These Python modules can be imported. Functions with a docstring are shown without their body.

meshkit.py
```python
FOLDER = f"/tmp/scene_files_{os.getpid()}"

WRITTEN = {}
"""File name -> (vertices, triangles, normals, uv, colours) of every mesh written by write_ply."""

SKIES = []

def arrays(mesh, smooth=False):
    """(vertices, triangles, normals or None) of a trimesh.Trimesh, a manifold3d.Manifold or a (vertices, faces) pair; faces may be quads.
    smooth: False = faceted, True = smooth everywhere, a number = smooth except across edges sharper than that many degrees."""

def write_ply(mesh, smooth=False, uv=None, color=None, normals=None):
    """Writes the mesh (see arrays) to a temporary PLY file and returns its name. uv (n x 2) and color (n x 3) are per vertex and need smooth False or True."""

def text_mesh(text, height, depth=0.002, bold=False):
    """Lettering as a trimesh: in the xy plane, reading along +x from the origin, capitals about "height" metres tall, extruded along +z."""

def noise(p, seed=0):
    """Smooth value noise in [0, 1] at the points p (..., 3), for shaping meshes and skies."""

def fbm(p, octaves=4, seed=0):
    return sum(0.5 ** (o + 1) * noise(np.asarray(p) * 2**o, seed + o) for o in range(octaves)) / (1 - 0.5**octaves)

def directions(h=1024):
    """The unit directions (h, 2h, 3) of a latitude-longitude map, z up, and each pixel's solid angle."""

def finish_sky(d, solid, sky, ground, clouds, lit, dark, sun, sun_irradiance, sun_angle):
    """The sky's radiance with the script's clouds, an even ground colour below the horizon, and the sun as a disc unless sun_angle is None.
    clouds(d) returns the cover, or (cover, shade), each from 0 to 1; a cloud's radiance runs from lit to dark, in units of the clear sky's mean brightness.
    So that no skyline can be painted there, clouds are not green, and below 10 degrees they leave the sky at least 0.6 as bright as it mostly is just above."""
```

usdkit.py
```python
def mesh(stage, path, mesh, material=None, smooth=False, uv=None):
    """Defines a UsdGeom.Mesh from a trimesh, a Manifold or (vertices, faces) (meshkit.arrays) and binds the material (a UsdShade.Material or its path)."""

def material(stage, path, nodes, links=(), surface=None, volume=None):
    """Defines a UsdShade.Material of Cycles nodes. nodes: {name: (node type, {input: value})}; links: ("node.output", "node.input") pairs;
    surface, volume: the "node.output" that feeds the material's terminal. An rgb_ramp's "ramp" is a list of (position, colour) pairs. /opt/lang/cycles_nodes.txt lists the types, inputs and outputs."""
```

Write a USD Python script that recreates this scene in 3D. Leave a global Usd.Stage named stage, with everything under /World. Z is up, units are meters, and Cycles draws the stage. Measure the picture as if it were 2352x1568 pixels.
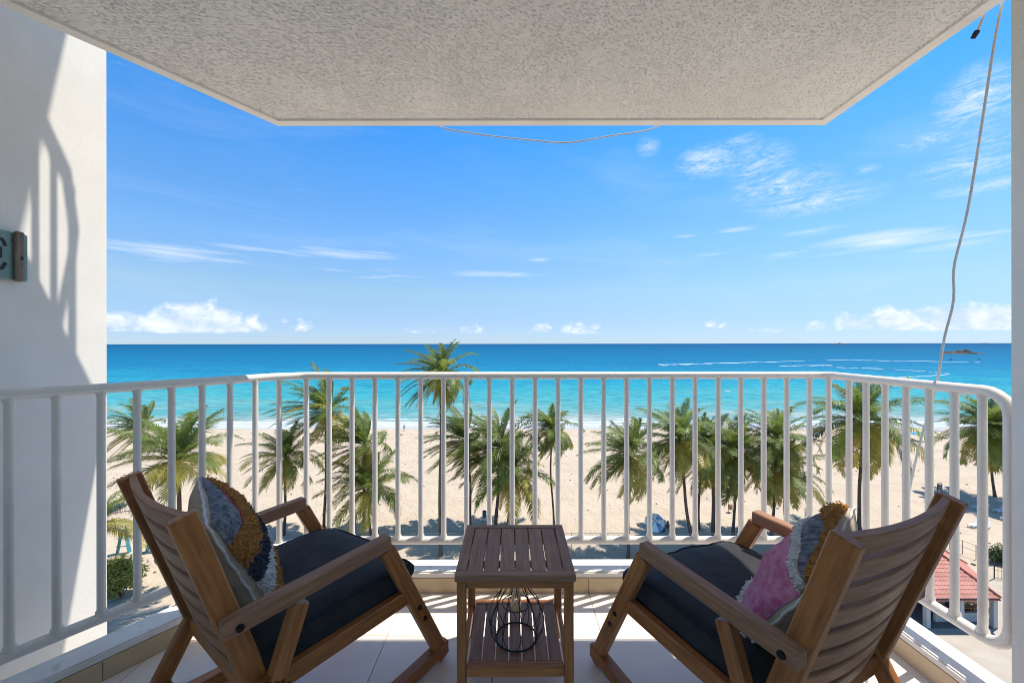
import math, random
import numpy as np, trimesh, manifold3d as m3
from scipy.spatial import ConvexHull
from shapely.geometry import Polygon, LineString, box as sbox
import usdkit, meshkit
from pxr import Usd, UsdGeom, UsdLux, UsdShade, Gf, Sdf, Vt

stage = Usd.Stage.CreateInMemory()
UsdGeom.SetStageUpAxis(stage, UsdGeom.Tokens.z); UsdGeom.SetStageMetersPerUnit(stage, 1.0)
UsdGeom.Xform.Define(stage, '/World'); UsdGeom.Scope.Define(stage, '/World/Looks')
random.seed(7); R = np.random.default_rng(11)

# ------------------------------------------------------------------ camera, sky, sun, exposure
EYE = 1.24                       # eye height above the balcony floor (z = 0)
FP = 926.0                       # focal length in units of a 2352 wide picture
G = -21.8                        # beach level
cam = UsdGeom.Camera.Define(stage, '/World/camera')
cam.AddTranslateOp().Set(Gf.Vec3d(0, 0, EYE)); cam.AddRotateXYZOp().Set(Gf.Vec3f(90, 0.0, 0)); cam.AddRotateZOp(opSuffix='roll').Set(-0.08)
cam.CreateHorizontalApertureAttr(36.0); cam.CreateVerticalApertureAttr(36.0 * 682 / 1024)
cam.CreateFocalLengthAttr(36.0 * FP / 2352); cam.CreateVerticalApertureOffsetAttr(36.0 * 5.0 / 2352)
cam.CreateClippingRangeAttr(Gf.Vec2f(0.02, 90000)); cam.CreateExposureAttr(0.62)

SUN = np.array([0.42, 0.18, 1.0]); SUN /= np.linalg.norm(SUN)
ELEV, ROT = math.asin(SUN[2]), math.atan2(SUN[0], SUN[1])
sun = UsdLux.DistantLight.Define(stage, '/World/sun')
sun.CreateIntensityAttr(1.0); sun.CreateAngleAttr(0.5); sun.CreateNormalizeAttr(True); sun.CreateColorAttr(Gf.Vec3f(1.0, 0.945, 0.85))
_q = Gf.Rotation(Gf.Vec3d(0, 0, 1), Gf.Vec3d(*map(float, SUN)))
sun.AddTransformOp().Set(Gf.Matrix4d().SetRotate(_q))

def sky_material():
    N, L = {}, []
    N['tc'] = ('texture_coordinate', {}); N['sep'] = ('separate_xyz', {}); L.append(('tc.generated', 'sep.vector'))
    cnt = [0]
    def M(op, a, b=0.0, c=None, clamp=False):
        cnt[0] += 1; n = f'm{cnt[0]}'; inp = {'math_type': op, 'use_clamp': clamp}
        N[n] = ('math', inp)
        for k, v in (('value1', a), ('value2', b), ('value3', c)):
            if v is None: continue
            if isinstance(v, str): L.append((v, f'{n}.{k}'))
            else: inp[k] = float(v)
        return n + '.value'
    N['sky'] = ('sky_texture', {'sky_type': 'single_scattering', 'sun_disc': False, 'sun_elevation': ELEV, 'sun_rotation': ROT, 'altitude': 0.0, 'air_density': 0.5, 'aerosol_density': 0.0, 'ozone_density': 3.0})
    az = M('arctan2', 'sep.x', 'sep.y'); el = M('arcsine', 'sep.z')
    N['co'] = ('combine_xyz', {}); L.append((az, 'co.x')); L.append((el, 'co.y'))
    def noise(name, sx, sy, detail, rough, dist=0.0, off=0.0, rot=0.0):
        N[name + 'm'] = ('mapping', {'scale': (sx, sy, 1), 'location': (off, off * .7, 0), 'rotation': (0, 0, rot)}); L.append(('co.vector', name + 'm.vector'))
        N[name] = ('noise_texture', {'dimensions': '3D', 'scale': 1.0, 'detail': detail, 'roughness': rough, 'distortion': dist}); L.append((name + 'm.vector', name + '.vector'))
        return name + '.fac'
    def blob(px, py, wx, wy, amp=1.0, flat=False):
        dx, dy = (px - 1176) / FP, -(py - 790) / FP
        a0 = math.atan(dx); k = math.cos(a0); e0 = math.atan(dy * k)
        wa, we = wx / FP * k * k, wy / FP * k
        A = M('divide', M('subtract', az, a0), wa); E = M('divide', M('subtract', el, e0), we)
        d = M('sqrt', M('add', M('multiply', A, A), M('multiply', E, E)))
        v = M('multiply', M('subtract', 1.0, d, clamp=True), amp)
        if flat: v = M('multiply', v, M('multiply_add', E, 6.0, 3.2, clamp=True))
        return v
    def total(bs):
        t = bs[0]
        for b in bs[1:]: t = M('maximum', t, b)
        return t
    cum = total([blob(*b, flat=True) for b in [(470, 738, 175, 62, 1.35), (360, 745, 170, 45, 1.2), (540, 748, 110, 34, 1.1), (270, 738, 90, 40, .9), (690, 750, 110, 30, .62), (655, 738, 26, 16, .8), (1085, 760, 50, 18, .8), (1235, 756, 60, 24, .75), (1330, 757, 75, 26, .95), (1630, 750, 45, 20, .6), (1880, 752, 60, 22, .75), (1960, 742, 80, 42, .95), (2060, 740, 120, 50, 1.25), (2200, 738, 180, 56, 1.35), (2330, 735, 150, 58, 1.3), (1760, 762, 160, 16, .5), (960, 762, 120, 14, .5)]])
    n1 = noise('nc', 26, 34, 8, .62, .3)
    cumc = M('multiply', M('multiply_add', M('add', n1, M('multiply', cum, .66)), 3.6, -2.62, clamp=True), .86)
    hi = total([blob(*b) for b in [(1625, 372, 85, 40, 1.25), (1490, 340, 34, 26, .55), (1740, 375, 95, 50, .95), (1790, 430, 150, 45, .95), (1860, 465, 190, 36, .85), (2250, 235, 130, 85, 1.1), (1700, 325, 60, 16, .6), (2130, 325, 90, 26, .75), (1990, 390, 40, 12, .7), (2280, 330, 150, 26, .8), (2240, 380, 190, 34, .85), (2260, 430, 150, 20, .7)]])
    lo = total([blob(*b) for b in [(380, 578, 250, 36, 1.15), (500, 598, 150, 18, .7), (780, 582, 240, 16, .95), (600, 574, 200, 14, .7), (1120, 628, 200, 18, .8), (900, 634, 160, 34, .5), (1235, 598, 50, 9, .8), (760, 618, 90, 10, .55), (2030, 556, 260, 40, 1.15), (2200, 560, 260, 22, .95), (1860, 534, 120, 14, .9), (1690, 529, 80, 11, .9), (1575, 545, 60, 9, .75), (1800, 588, 130, 10, .85), (1640, 586, 80, 8, .7), (1470, 572, 50, 9, .6)]])
    n2 = noise('nr', 12, 46, 9, .72, 1.3, 3.1, .45); n3 = noise('ns', 55, 170, 6, .68, 1.6, 9.0, -.55); n4 = noise('nl', 5.5, 85, 8, .62, .5, 6.0, .03)
    nm = M('add', M('multiply', n2, .66), M('multiply', n3, .34))
    hic = M('multiply', M('multiply', M('multiply', hi, 1.15, clamp=True), M('multiply_add', nm, 5.2, -2.25, clamp=True)), .72)
    loc_ = M('multiply', M('multiply_add', M('add', n4, M('multiply', lo, .42)), 2.3, -1.50, clamp=True), .62)
    circ = M('maximum', hic, loc_)
    bg = M('multiply', M('multiply_add', noise('nb', 2.2, 9, 7, .6, .6, 5.0), 2.6, -1.35, clamp=True), .16)
    cirall = M('maximum', circ, bg)
    # brighter cloud tops, greyer bases: more cover where the noise is taken a little lower is shade
    N['shade'] = ('rgb_ramp', {'ramp': [(0.0, (4.5, 5.4, 6.9)), (0.55, (6.2, 6.7, 7.2)), (1.0, (7.9, 7.8, 7.6))]})
    L.append((M('multiply_add', n1, 3.2, -1.25, clamp=True), 'shade.fac'))
    N['mx1'] = ('mix', {'color2': (6.8, 7.1, 7.4)}); L += [('grade.color', 'mx1.color1'), (cirall, 'mx1.fac')]
    N['mx2'] = ('mix', {}); L += [('mx1.color', 'mx2.color1'), ('shade.color', 'mx2.color2'), (cumc, 'mx2.fac')]
    # sky gain by height: deeper blue, then whiter overhead, added to warm the shade
    def deg(d): return d / 60.0
    N['air'] = ('rgb_ramp', {'ramp': [(0, (.60, .63, .74)), (deg(3), (.88, .88, .90)), (deg(7), (1.30, 1.32, 1.10)), (deg(13), (1.35, 1.72, 1.70)), (deg(21), (1.05, 1.92, 2.2)), (deg(28), (.64, 1.95, 2.55)), (deg(42), (1.2, 1.8, 2.0)), (1.0, (1.9, 2.0, 1.85))]})
    L.append((M('divide', el, math.radians(60.0), clamp=True), 'air.fac'))
    N['grade'] = ('mix', {'mix_type': 'multiply', 'fac': 1.0}); L += [('sky.color', 'grade.color1'), ('air.color', 'grade.color2')]
    N['bg'] = ('background_shader', {'strength': 0.1}); L.append(('mx2.color', 'bg.color'))
    return usdkit.material(stage, '/World/Looks/sky_air', N, L, surface='bg.background')
dome = UsdLux.DomeLight.Define(stage, '/World/sky'); dome.CreateIntensityAttr(1.0)
UsdShade.MaterialBindingAPI.Apply(dome.GetPrim()).Bind(sky_material())
dome.GetPrim().SetCustomDataByKey('kind', 'structure')

# ------------------------------------------------------------------ helpers
taken = {}
def unique(parent, name):
    k = (str(parent), name); n = taken.get(k, 0); taken[k] = n + 1
    return name if n == 0 else f'{name}_{n:03d}'
def meta(prim, label=None, cat=None, group=None, kind=None):
    for k, v in (('label', label), ('category', cat), ('group', group), ('kind', kind)):
        if v: prim.SetCustomDataByKey(k, v)
    return prim
def thing(name, label, cat, loc=(0, 0, 0), rz=0.0, group=None, kind=None):
    x = UsdGeom.Xform.Define(stage, '/World/' + unique('/World', name))
    x.AddTranslateOp().Set(Gf.Vec3d(*map(float, loc)))
    if rz: x.AddRotateZOp().Set(math.degrees(rz))
    return meta(x.GetPrim(), label, cat, group, kind)
def part(parent, name, mesh, mat, smooth=False, T=None, label=None, kind=None, uv=None):
    pp = parent.GetPath() if parent is not None else Sdf.Path('/World')
    m = usdkit.mesh(stage, f'{pp}/{unique(pp, name)}', mesh, mat, smooth=smooth, uv=uv)
    if T is not None: m.AddTransformOp().Set(Gf.Matrix4d(*[float(x) for x in np.asarray(T).T.ravel()]))
    if label or kind: meta(m.GetPrim(), label, None, None, kind)
    return m.GetPrim()
def copy_of(src, loc, rz, label, group=None, scale=None):
    c = src.GetCustomData()
    x = UsdGeom.Xform.Define(stage, '/World/' + unique('/World', src.GetName().rstrip('0123456789').rstrip('_')))
    p = x.GetPrim(); p.GetReferences().AddInternalReference(src.GetPath())
    x.ClearXformOpOrder(); x.AddTranslateOp().Set(Gf.Vec3d(*map(float, loc)))
    x.AddRotateZOp().Set(math.degrees(rz))
    p.SetInstanceable(True)
    return meta(p, label, c['category'], group or c.get('group'))
def cbox(sx, sy, sz, b=0.003):
    """box centred on the origin with chamfered edges"""
    h = np.array([sx, sy, sz]) / 2; b = min(b, h.min() * .9); P = []
    for s in np.ndindex(2, 2, 2):
        s = np.array(s) * 2 - 1
        for k in range(3):
            q = h - b; q[k] = h[k]; P.append(s * q)
    P = np.array(P); hull = ConvexHull(P); F = hull.simplices.copy()
    for i, (a, c, d) in enumerate(F):
        if np.dot(np.cross(P[c] - P[a], P[d] - P[a]), P[a]) < 0: F[i] = (a, d, c)
    return trimesh.Trimesh(P, F, process=False)
def at(m, x=0, y=0, z=0, rz=0):
    m = m.copy()
    if rz: m.apply_transform(trimesh.transformations.rotation_matrix(rz, (0, 0, 1)))
    m.apply_translation((x, y, z)); return m
def cat(ms): return trimesh.util.concatenate(ms)
def frame_to(p0, p1, up=(0, 0, 1)):
    """matrix whose x axis runs from p0 to p1, origin in the middle"""
    p0, p1 = np.array(p0, float), np.array(p1, float); x = p1 - p0; L = np.linalg.norm(x); x /= L
    y = np.cross(up, x); n = np.linalg.norm(y)
    y = np.array([0, 1, 0]) if n < 1e-6 else y / n
    z = np.cross(x, y); T = np.eye(4); T[:3, 0], T[:3, 1], T[:3, 2], T[:3, 3] = x, y, z, (p0 + p1) / 2
    return T, L
def beam(parent, name, p0, p1, w, h, mat, b=0.003, up=(0, 0, 1), label=None):
    T, L = frame_to(p0, p1, up)
    return part(parent, name, cbox(L, w, h, b), mat, T=T, label=label)
def tube(path, r, n=8, closed=False, caps=True):
    P = np.asarray(path, float); r = np.broadcast_to(np.asarray(r, float), (len(P),))
    t = np.gradient(P, axis=0) if not closed else np.roll(P, -1, 0) - np.roll(P, 1, 0)
    t /= np.maximum(np.linalg.norm(t, axis=1, keepdims=True), 1e-12)
    u = np.cross(t[0], (0, 0, 1) if abs(t[0][2]) < .9 else (1, 0, 0)); u /= np.linalg.norm(u); V = []
    for i in range(len(P)):
        u = u - t[i] * (u @ t[i]); u /= np.linalg.norm(u); w = np.cross(t[i], u)
        a = np.arange(n) / n * 2 * np.pi
        V.append(P[i] + r[i] * (np.cos(a)[:, None] * u + np.sin(a)[:, None] * w))
    V = np.vstack(V); F = []; m = len(P)
    for i in range(m if closed else m - 1):
        j = (i + 1) % m
        for k in range(n):
            l = (k + 1) % n; F += [(i * n + k, i * n + l, j * n + l), (i * n + k, j * n + l, j * n + k)]
    if caps and not closed:
        V = np.vstack([V, P[0], P[-1]]); a, b = len(V) - 2, len(V) - 1
        for k in range(n):
            l = (k + 1) % n; F += [(a, l, k), (b, (m - 1) * n + k, (m - 1) * n + l)]
    return trimesh.Trimesh(V, F, process=False)
def ring(c, r, n=40, z=None): 
    a = np.arange(n) / n * 2 * np.pi
    return np.stack([c[0] + r * np.cos(a), c[1] + r * np.sin(a), np.full(n, c[2])], 1)
def lathe(profile, n=32):
    P = np.asarray(profile, float); a = np.arange(n) / n * 2 * np.pi
    V = np.stack([P[:, None, 0] * np.cos(a), P[:, None, 0] * np.sin(a), np.repeat(P[:, 1:2], n, 1)], -1).reshape(-1, 3); F = []
    for i in range(len(P) - 1):
        for k in range(n):
            l = (k + 1) % n; F += [(i * n + k, i * n + l, (i + 1) * n + l), (i * n + k, (i + 1) * n + l, (i + 1) * n + k)]
    return trimesh.Trimesh(V, F, process=False)
def prism(poly, z0, z1):
    m = trimesh.creation.extrude_polygon(poly, z1 - z0, engine='earcut'); m.apply_translation((0, 0, z0)); return m
def grid(nx, ny, fn):
    a, b = np.meshgrid(np.linspace(0, 1, nx), np.linspace(0, 1, ny), indexing='xy')
    V = fn(a, b).reshape(-1, 3); i = np.arange(nx * ny).reshape(ny, nx)
    q = np.stack([i[:-1, :-1], i[:-1, 1:], i[1:, 1:], i[1:, :-1]], -1).reshape(-1, 4)
    return trimesh.Trimesh(V, np.vstack([q[:, :3], q[:, [0, 2, 3]]]), process=False)
def capsules(bones, edge=.03, it=8):
    """one continuous body: hulls of spheres joined, refined and smoothed. bones: ((p, r), (q, r))"""
    out = m3.Manifold()
    for (p, a), (q, b) in bones:
        out = out + m3.Manifold.batch_hull([m3.Manifold.sphere(a, 10).translate(tuple(map(float, p))), m3.Manifold.sphere(b, 10).translate(tuple(map(float, q)))])
    out = out.refine_to_length(edge); me = out.to_mesh()
    t = trimesh.Trimesh(me.vert_properties[:, :3], me.tri_verts); trimesh.smoothing.filter_taubin(t, iterations=it); return t
# pixel (of a 2352 wide picture) on the beach -> ground point
def on_beach(px, py, z=None):
    z = G if z is None else z; Y = (EYE - z) * FP / (py - 790.0); return (px - 1176) / FP * Y, Y
def at_depth(px, py, Y): return (px - 1176) / FP * Y, Y, EYE - (py - 790) / FP * Y

# ------------------------------------------------------------------ materials
LK = '/World/Looks/'
def surf(name, col, col2=None, scale=4.0, stretch=(1, 1, 1), detail=5.0, ramp=(.35, .65), rough=.5, spec=.5, bump=None, coords='object', vary=0.0, sheen=0.0, trans=None, rough2=None, extra=None, metallic=0.0):
    N = {'p': ('principled_bsdf', {'base_color': col, 'roughness': rough, 'specular_ior_level': spec, 'sheen_weight': sheen, 'metallic': metallic}), 'tc': ('texture_coordinate', {}), 'geo': ('geometry', {}), 'oi': ('object_info', {})}
    src = 'tc.object' if coords == 'object' else 'geo.position'; L = []; out = None
    N['mp'] = ('mapping', {'scale': stretch}); L.append((src, 'mp.vector')); vec = 'mp.vector'
    if coords == 'object':      # a different piece of grain on every piece
        N['sc'] = ('vector_math', {'math_type': 'scale', 'vector1': (37.0, 21.0, 11.0)}); N['ad'] = ('vector_math', {'math_type': 'add'})
        L += [('oi.random', 'sc.scale'), ('mp.vector', 'ad.vector1'), ('sc.vector', 'ad.vector2')]; vec = 'ad.vector'
    if col2 is not None:
        N['n'] = ('noise_texture', {'scale': scale, 'detail': detail, 'roughness': .6, 'distortion': .3}); L.append((vec, 'n.vector'))
        N['r'] = ('rgb_ramp', {'ramp': [(ramp[0], col), (ramp[1], col2)]}); L.append(('n.fac', 'r.fac')); out = 'r.color'
    if extra is not None:       # (colour, noise scale, low, high): spots of wear with a shape of their own; on the ceiling also painted pit shade
        N['en'] = ('noise_texture', {'scale': extra[1], 'detail': 6.0, 'roughness': .65}); L.append((vec, 'en.vector'))
        N['er'] = ('map_range', {'from_min': extra[2], 'from_max': extra[3], 'clamp': True}); L.append(('en.fac', 'er.value'))
        N['em'] = ('mix', {'color1': col, 'color2': extra[0]}); L.append(('er.result', 'em.fac'))
        if out: L.append((out, 'em.color1'))
        out = 'em.color'
    if vary:
        N['vm'] = ('map_range', {'to_min': 1 - vary, 'to_max': 1 + vary}); L.append(('oi.random', 'vm.value'))
        N['hv'] = ('hsv', {'color': col}); L.append(('vm.result', 'hv.value'))
        if out: L.append((out, 'hv.color'))
        out = 'hv.color'
    if out: L.append((out, 'p.base_color'))
    if bump is not None:
        prev = None
        for i, (s, st, d) in enumerate([bump] if np.ndim(bump) == 1 else bump):
            N[f'bn{i}'] = ('noise_texture', {'scale': s, 'detail': 4.0, 'roughness': .6}); N[f'b{i}'] = ('bump', {'strength': st, 'distance': d})
            L += [(vec, f'bn{i}.vector'), (f'bn{i}.fac', f'b{i}.height')]
            if prev: L.append((prev, f'b{i}.normal'))
            prev = f'b{i}.normal'
        L.append((prev, 'p.normal'))
    s = 'p.BSDF'
    if trans is not None:
        N['t'] = ('translucent_bsdf', {'color': trans}); N['mc'] = ('mix_closure', {'fac': .35}); L += [('p.BSDF', 'mc.closure1'), ('t.BSDF', 'mc.closure2')]; s = 'mc.closure'
        if out:
            N['tm'] = ('mix', {'mix_type': 'multiply', 'fac': 1.0, 'color2': tuple(2.2 * c for c in (1, 1, .7))}); L += [(out, 'tm.color1'), ('tm.color', 't.color')]
    return usdkit.material(stage, LK + name, N, L, surface=s)

M_wall = surf('white_render', (.81, .775, .71), (.75, .715, .65), 3, rough=.8, spec=.25, bump=((55, .18, .004), (400, .2, .001)), coords='position', extra=((.52, .49, .44), 24, .735, .79))
M_wallr = M_wall
M_ceil = surf('ceiling_stucco', (.86, .855, .84), (.79, .785, .77), 2.2, rough=.9, spec=.15, bump=(330, .5, .002), coords='position', extra=((.50, .49, .47), 240, .56, .68))  # dark speckle: shade of fine pits painted into the colour, with some dirt
M_trim = surf('painted_band', (.86, .84, .80), (.79, .77, .73), 5, rough=.7, spec=.3, bump=(60, .25, .003), coords='position')
M_rail = surf('white_rail_paint', (.86, .79, .70), (.80, .73, .64), 9, rough=.38, bump=(80, .12, .002), extra=((.36, .20, .10), 17, .715, .77))
M_rust = surf('rust_patch', (.30, .13, .04), (.16, .08, .04), 60, rough=.9)
M_curb = surf('curb_paint', (.87, .81, .73), (.78, .72, .64), 6, rough=.6, spec=.3, bump=((30, .25, .004), (250, .2, .001)), coords='position', extra=((.52, .43, .31), 9, .60, .74))
M_tile = surf('cream_tile', (.90, .82, .71), (.82, .73, .62), 3.2, rough=.28, spec=.5, bump=(5, .05, .01), vary=.03, detail=7, extra=((.62, .52, .41), 2.4, .60, .78))
M_skirt = surf('skirting_tile', (.68, .50, .30), (.58, .41, .23), 4, rough=.4, spec=.4, vary=.04, detail=6, extra=((.33, .22, .11), 7, .60, .78))
M_grout = surf('grout', (.25, .22, .19), (.19, .17, .15), 20, rough=.9, spec=.1)
M_wood = surf('acacia_wood', (.46, .172, .046), (.27, .090, .024), 3.2, stretch=(2.0, 26, 26), rough=.42, spec=.45, bump=(9, .16, .003), vary=.14, detail=6, extra=((.09, .045, .02), 3.0, .66, .76))
M_woodg = surf('weathered_wood', (.39, .20, .11), (.26, .125, .064), 3.0, stretch=(2.0, 30, 30), rough=.55, spec=.28, bump=(9, .2, .003), vary=.10, detail=6)  # greyer tone holds sky reflection painted into the colour, besides weathering
M_slat = surf('back_slat_wood', (.41, .195, .092), (.26, .114, .051), 3.0, stretch=(2.0, 26, 26), rough=.48, spec=.45, bump=(9, .18, .003), vary=.10, detail=6)
M_screw = surf('dark_bolt', (.02, .018, .016), rough=.5, metallic=.6)
M_char = surf('charcoal_cloth', (.022, .021, .022), (.036, .034, .035), 14, rough=.85, spec=.2, bump=((700, .35, .001), (9, .25, .01)), sheen=.10)
M_pipe = surf('charcoal_piping', (.022, .024, .030), rough=.85, spec=.2)
M_linen = surf('natural_linen', (.55, .48, .385), (.47, .40, .315), 20, rough=.9, spec=.2, bump=((500, .4, .001), (7, .35, .02)), sheen=.2)
M_seam = surf('white_cotton', (.72, .70, .66), (.62, .60, .56), 30, rough=.9, spec=.15, bump=(300, .4, .001))
def yarn(n, c, c2): return surf(n, c, c2, 45, rough=.9, spec=.15, bump=(420, .6, .002), sheen=.2)
M_navy = yarn('navy_weave', (.045, .050, .072), (.24, .245, .26)); M_grey = yarn('grey_weave', (.13, .15, .18), (.24, .25, .27))
M_pink = yarn('pink_weave', (.50, .085, .19), (.62, .25, .33)); M_red = yarn('red_weave', (.38, .03, .035), (.25, .03, .04))
M_orange = yarn('orange_wool', (.50, .235, .04), (.36, .15, .03)); M_white = yarn('white_wool', (.76, .73, .68), (.64, .61, .57))
M_fnavy = yarn('navy_wool', (.025, .03, .05), (.05, .055, .08))
M_black = surf('black_wire', (.012, .011, .010), rough=.5, spec=.4)
M_brass = surf('bulb_cap', (.35, .25, .10), rough=.4, metallic=.8)
M_cable = surf('white_cable', (.62, .61, .59), (.50, .49, .47), 20, rough=.5)
M_teal_sign = surf('sea_green_paint', (.19, .32, .30), (.14, .25, .26), 9, rough=.6, bump=(25, .2, .004), extra=((.11, .16, .15), 30, .66, .72))
M_drift = surf('driftwood', (.30, .24, .19), (.14, .105, .08), 3, stretch=(30, 30, 3), rough=.8, bump=(6, .6, .01))
M_ink = surf('stencil_ink', (.02, .022, .02), rough=.7)
M_glassb = usdkit.material(stage, LK + 'bulb_glass', {'g': ('glossy_bsdf', {'color': (1, 1, 1), 'roughness': .03}), 't': ('transparent_bsdf', {'color': (.97, .95, .90)}), 'f': ('fresnel', {'IOR': 1.5}), 'm': ('mix_closure', {}), 'd': ('translucent_bsdf', {'color': (.85, .66, .42)}), 'm2': ('mix_closure', {'fac': .22})}, [('f.fac', 'm.fac'), ('t.BSDF', 'm.closure1'), ('g.BSDF', 'm.closure2'), ('m.closure', 'm2.closure1'), ('d.BSDF', 'm2.closure2')], surface='m2.closure')
M_pane = usdkit.material(stage, LK + 'door_glass', {'g': ('glossy_bsdf', {'color': (.9, .95, .95), 'roughness': .02}), 't': ('transparent_bsdf', {'color': (.85, .9, .9)}), 'f': ('fresnel', {'IOR': 1.5}), 'm': ('mix_closure', {})}, [('f.fac', 'm.fac'), ('t.BSDF', 'm.closure1'), ('g.BSDF', 'm.closure2')], surface='m.closure')

M_leaf = surf('palm_leaf', (.185, .225, .058), (.085, .125, .034), 1.3, rough=.45, spec=.3, vary=.25, trans=(.2, .28, .05))
M_leafy = surf('palm_leaf_yellow', (.36, .31, .075), (.21, .205, .05), 1.2, rough=.42, spec=.4, vary=.2, trans=(.3, .28, .05))
M_leafd = surf('palm_leaf_dry', (.36, .19, .045), (.20, .11, .035), 1.2, rough=.6, spec=.2, vary=.2, trans=(.35, .2, .05))
M_trunk = surf('palm_trunk', (.135, .105, .080), (.070, .053, .040), 5, stretch=(1, 1, 3.5), rough=.9, spec=.15, bump=(7, .5, .04))
M_nut = surf('coconut_husk', (.10, .09, .03), (.14, .08, .03), 5, rough=.6)
M_shrub = surf('shrub_leaf', (.19, .25, .05), (.30, .28, .08), 2.2, rough=.45, trans=(.2, .25, .05), coords='position')
M_shrub2 = surf('hedge_leaf', (.035, .070, .016), (.07, .10, .02), 2.2, rough=.5, trans=(.12, .18, .03), coords='position')
M_stem = surf('bare_stem', (.10, .065, .045), rough=.9)
M_tealb = surf('teal_boards', (.035, .20, .23), (.03, .28, .34), 2, rough=.6)
M_blue = surf('blue_canvas', (.045, .17, .48), (.30, .48, .75), 2, rough=.8, trans=(.1, .3, .7))
M_sky_c = surf('sky_blue_canvas', (.10, .36, .62), (.16, .44, .70), 3, rough=.8, trans=(.2, .5, .8)); M_lilac = surf('lilac_canvas', (.42, .45, .68), (.50, .52, .72), 3, rough=.8, trans=(.5, .5, .8)); M_pale = surf('pale_canvas', (.60, .60, .72), rough=.8, trans=(.6, .6, .8))
M_bluew = surf('light_stripe_canvas', (.46, .58, .76), (.55, .66, .80), 3, rough=.8, trans=(.5, .6, .8))
M_navyc = surf('navy_canvas', (.02, .05, .16), rough=.8)
M_pole = surf('pale_pole', (.55, .55, .53), rough=.4)
M_bin = surf('blue_bin', (.020, .095, .145), (.03, .12, .17), 3, rough=.5); M_tan = surf('tan_bin', (.33, .20, .09), rough=.7); M_greyp = surf('grey_panel', (.26, .25, .24), (.14, .135, .13), 9, rough=.6); M_dark = surf('dark_iron', (.018, .022, .020), rough=.5)
M_fence = surf('galvanised', (.19, .21, .20), rough=.5, metallic=.3)
M_roof = surf('red_tile', (.56, .26, .20), (.46, .195, .15), 1.2, rough=.7, spec=.3, vary=.10, coords='position'); M_ridge = surf('ridge_tile', (.36, .12, .09), rough=.8)
M_post = surf('cream_post', (.36, .35, .32), rough=.7); M_floorc = surf('pavilion_floor', (.20, .19, .18), (.15, .145, .14), 1, rough=.8); M_bench = surf('orange_bench', (.40, .19, .06), rough=.6)
M_pave = surf('promenade_concrete', (.47, .41, .34), (.40, .345, .28), .5, rough=.9, spec=.2, bump=(3, .3, .02), coords='position')
M_rock = surf('dark_reef_rock', (.05, .045, .045), (.08, .07, .07), .3, rough=.9, coords='position')
M_foam = surf('sea_foam', (.80, .83, .86), (.66, .74, .79), .8, rough=.7, spec=.2, bump=(1.2, .4, .1), coords='position')
M_wake = surf('wake_foam', (.42, .52, .58), (.62, .68, .72), .6, rough=.7, spec=.2, coords='position')
M_lounge = surf('white_lounger', (.62, .64, .68), rough=.6)
SKINS = [surf(f'skin_{n}', c, rough=.55) for n, c in (('tan', (.36, .19, .115)), ('deep', (.13, .065, .04)))]
CLOTH = [surf(f'swim_{n}', c, rough=.8) for n, c in (('black', (.02, .02, .025)), ('red', (.45, .05, .05)), ('blue', (.05, .12, .35)), ('white', (.7, .7, .7)))]
M_hair = surf('dark_hair', (.02, .014, .010), rough=.6)

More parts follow.
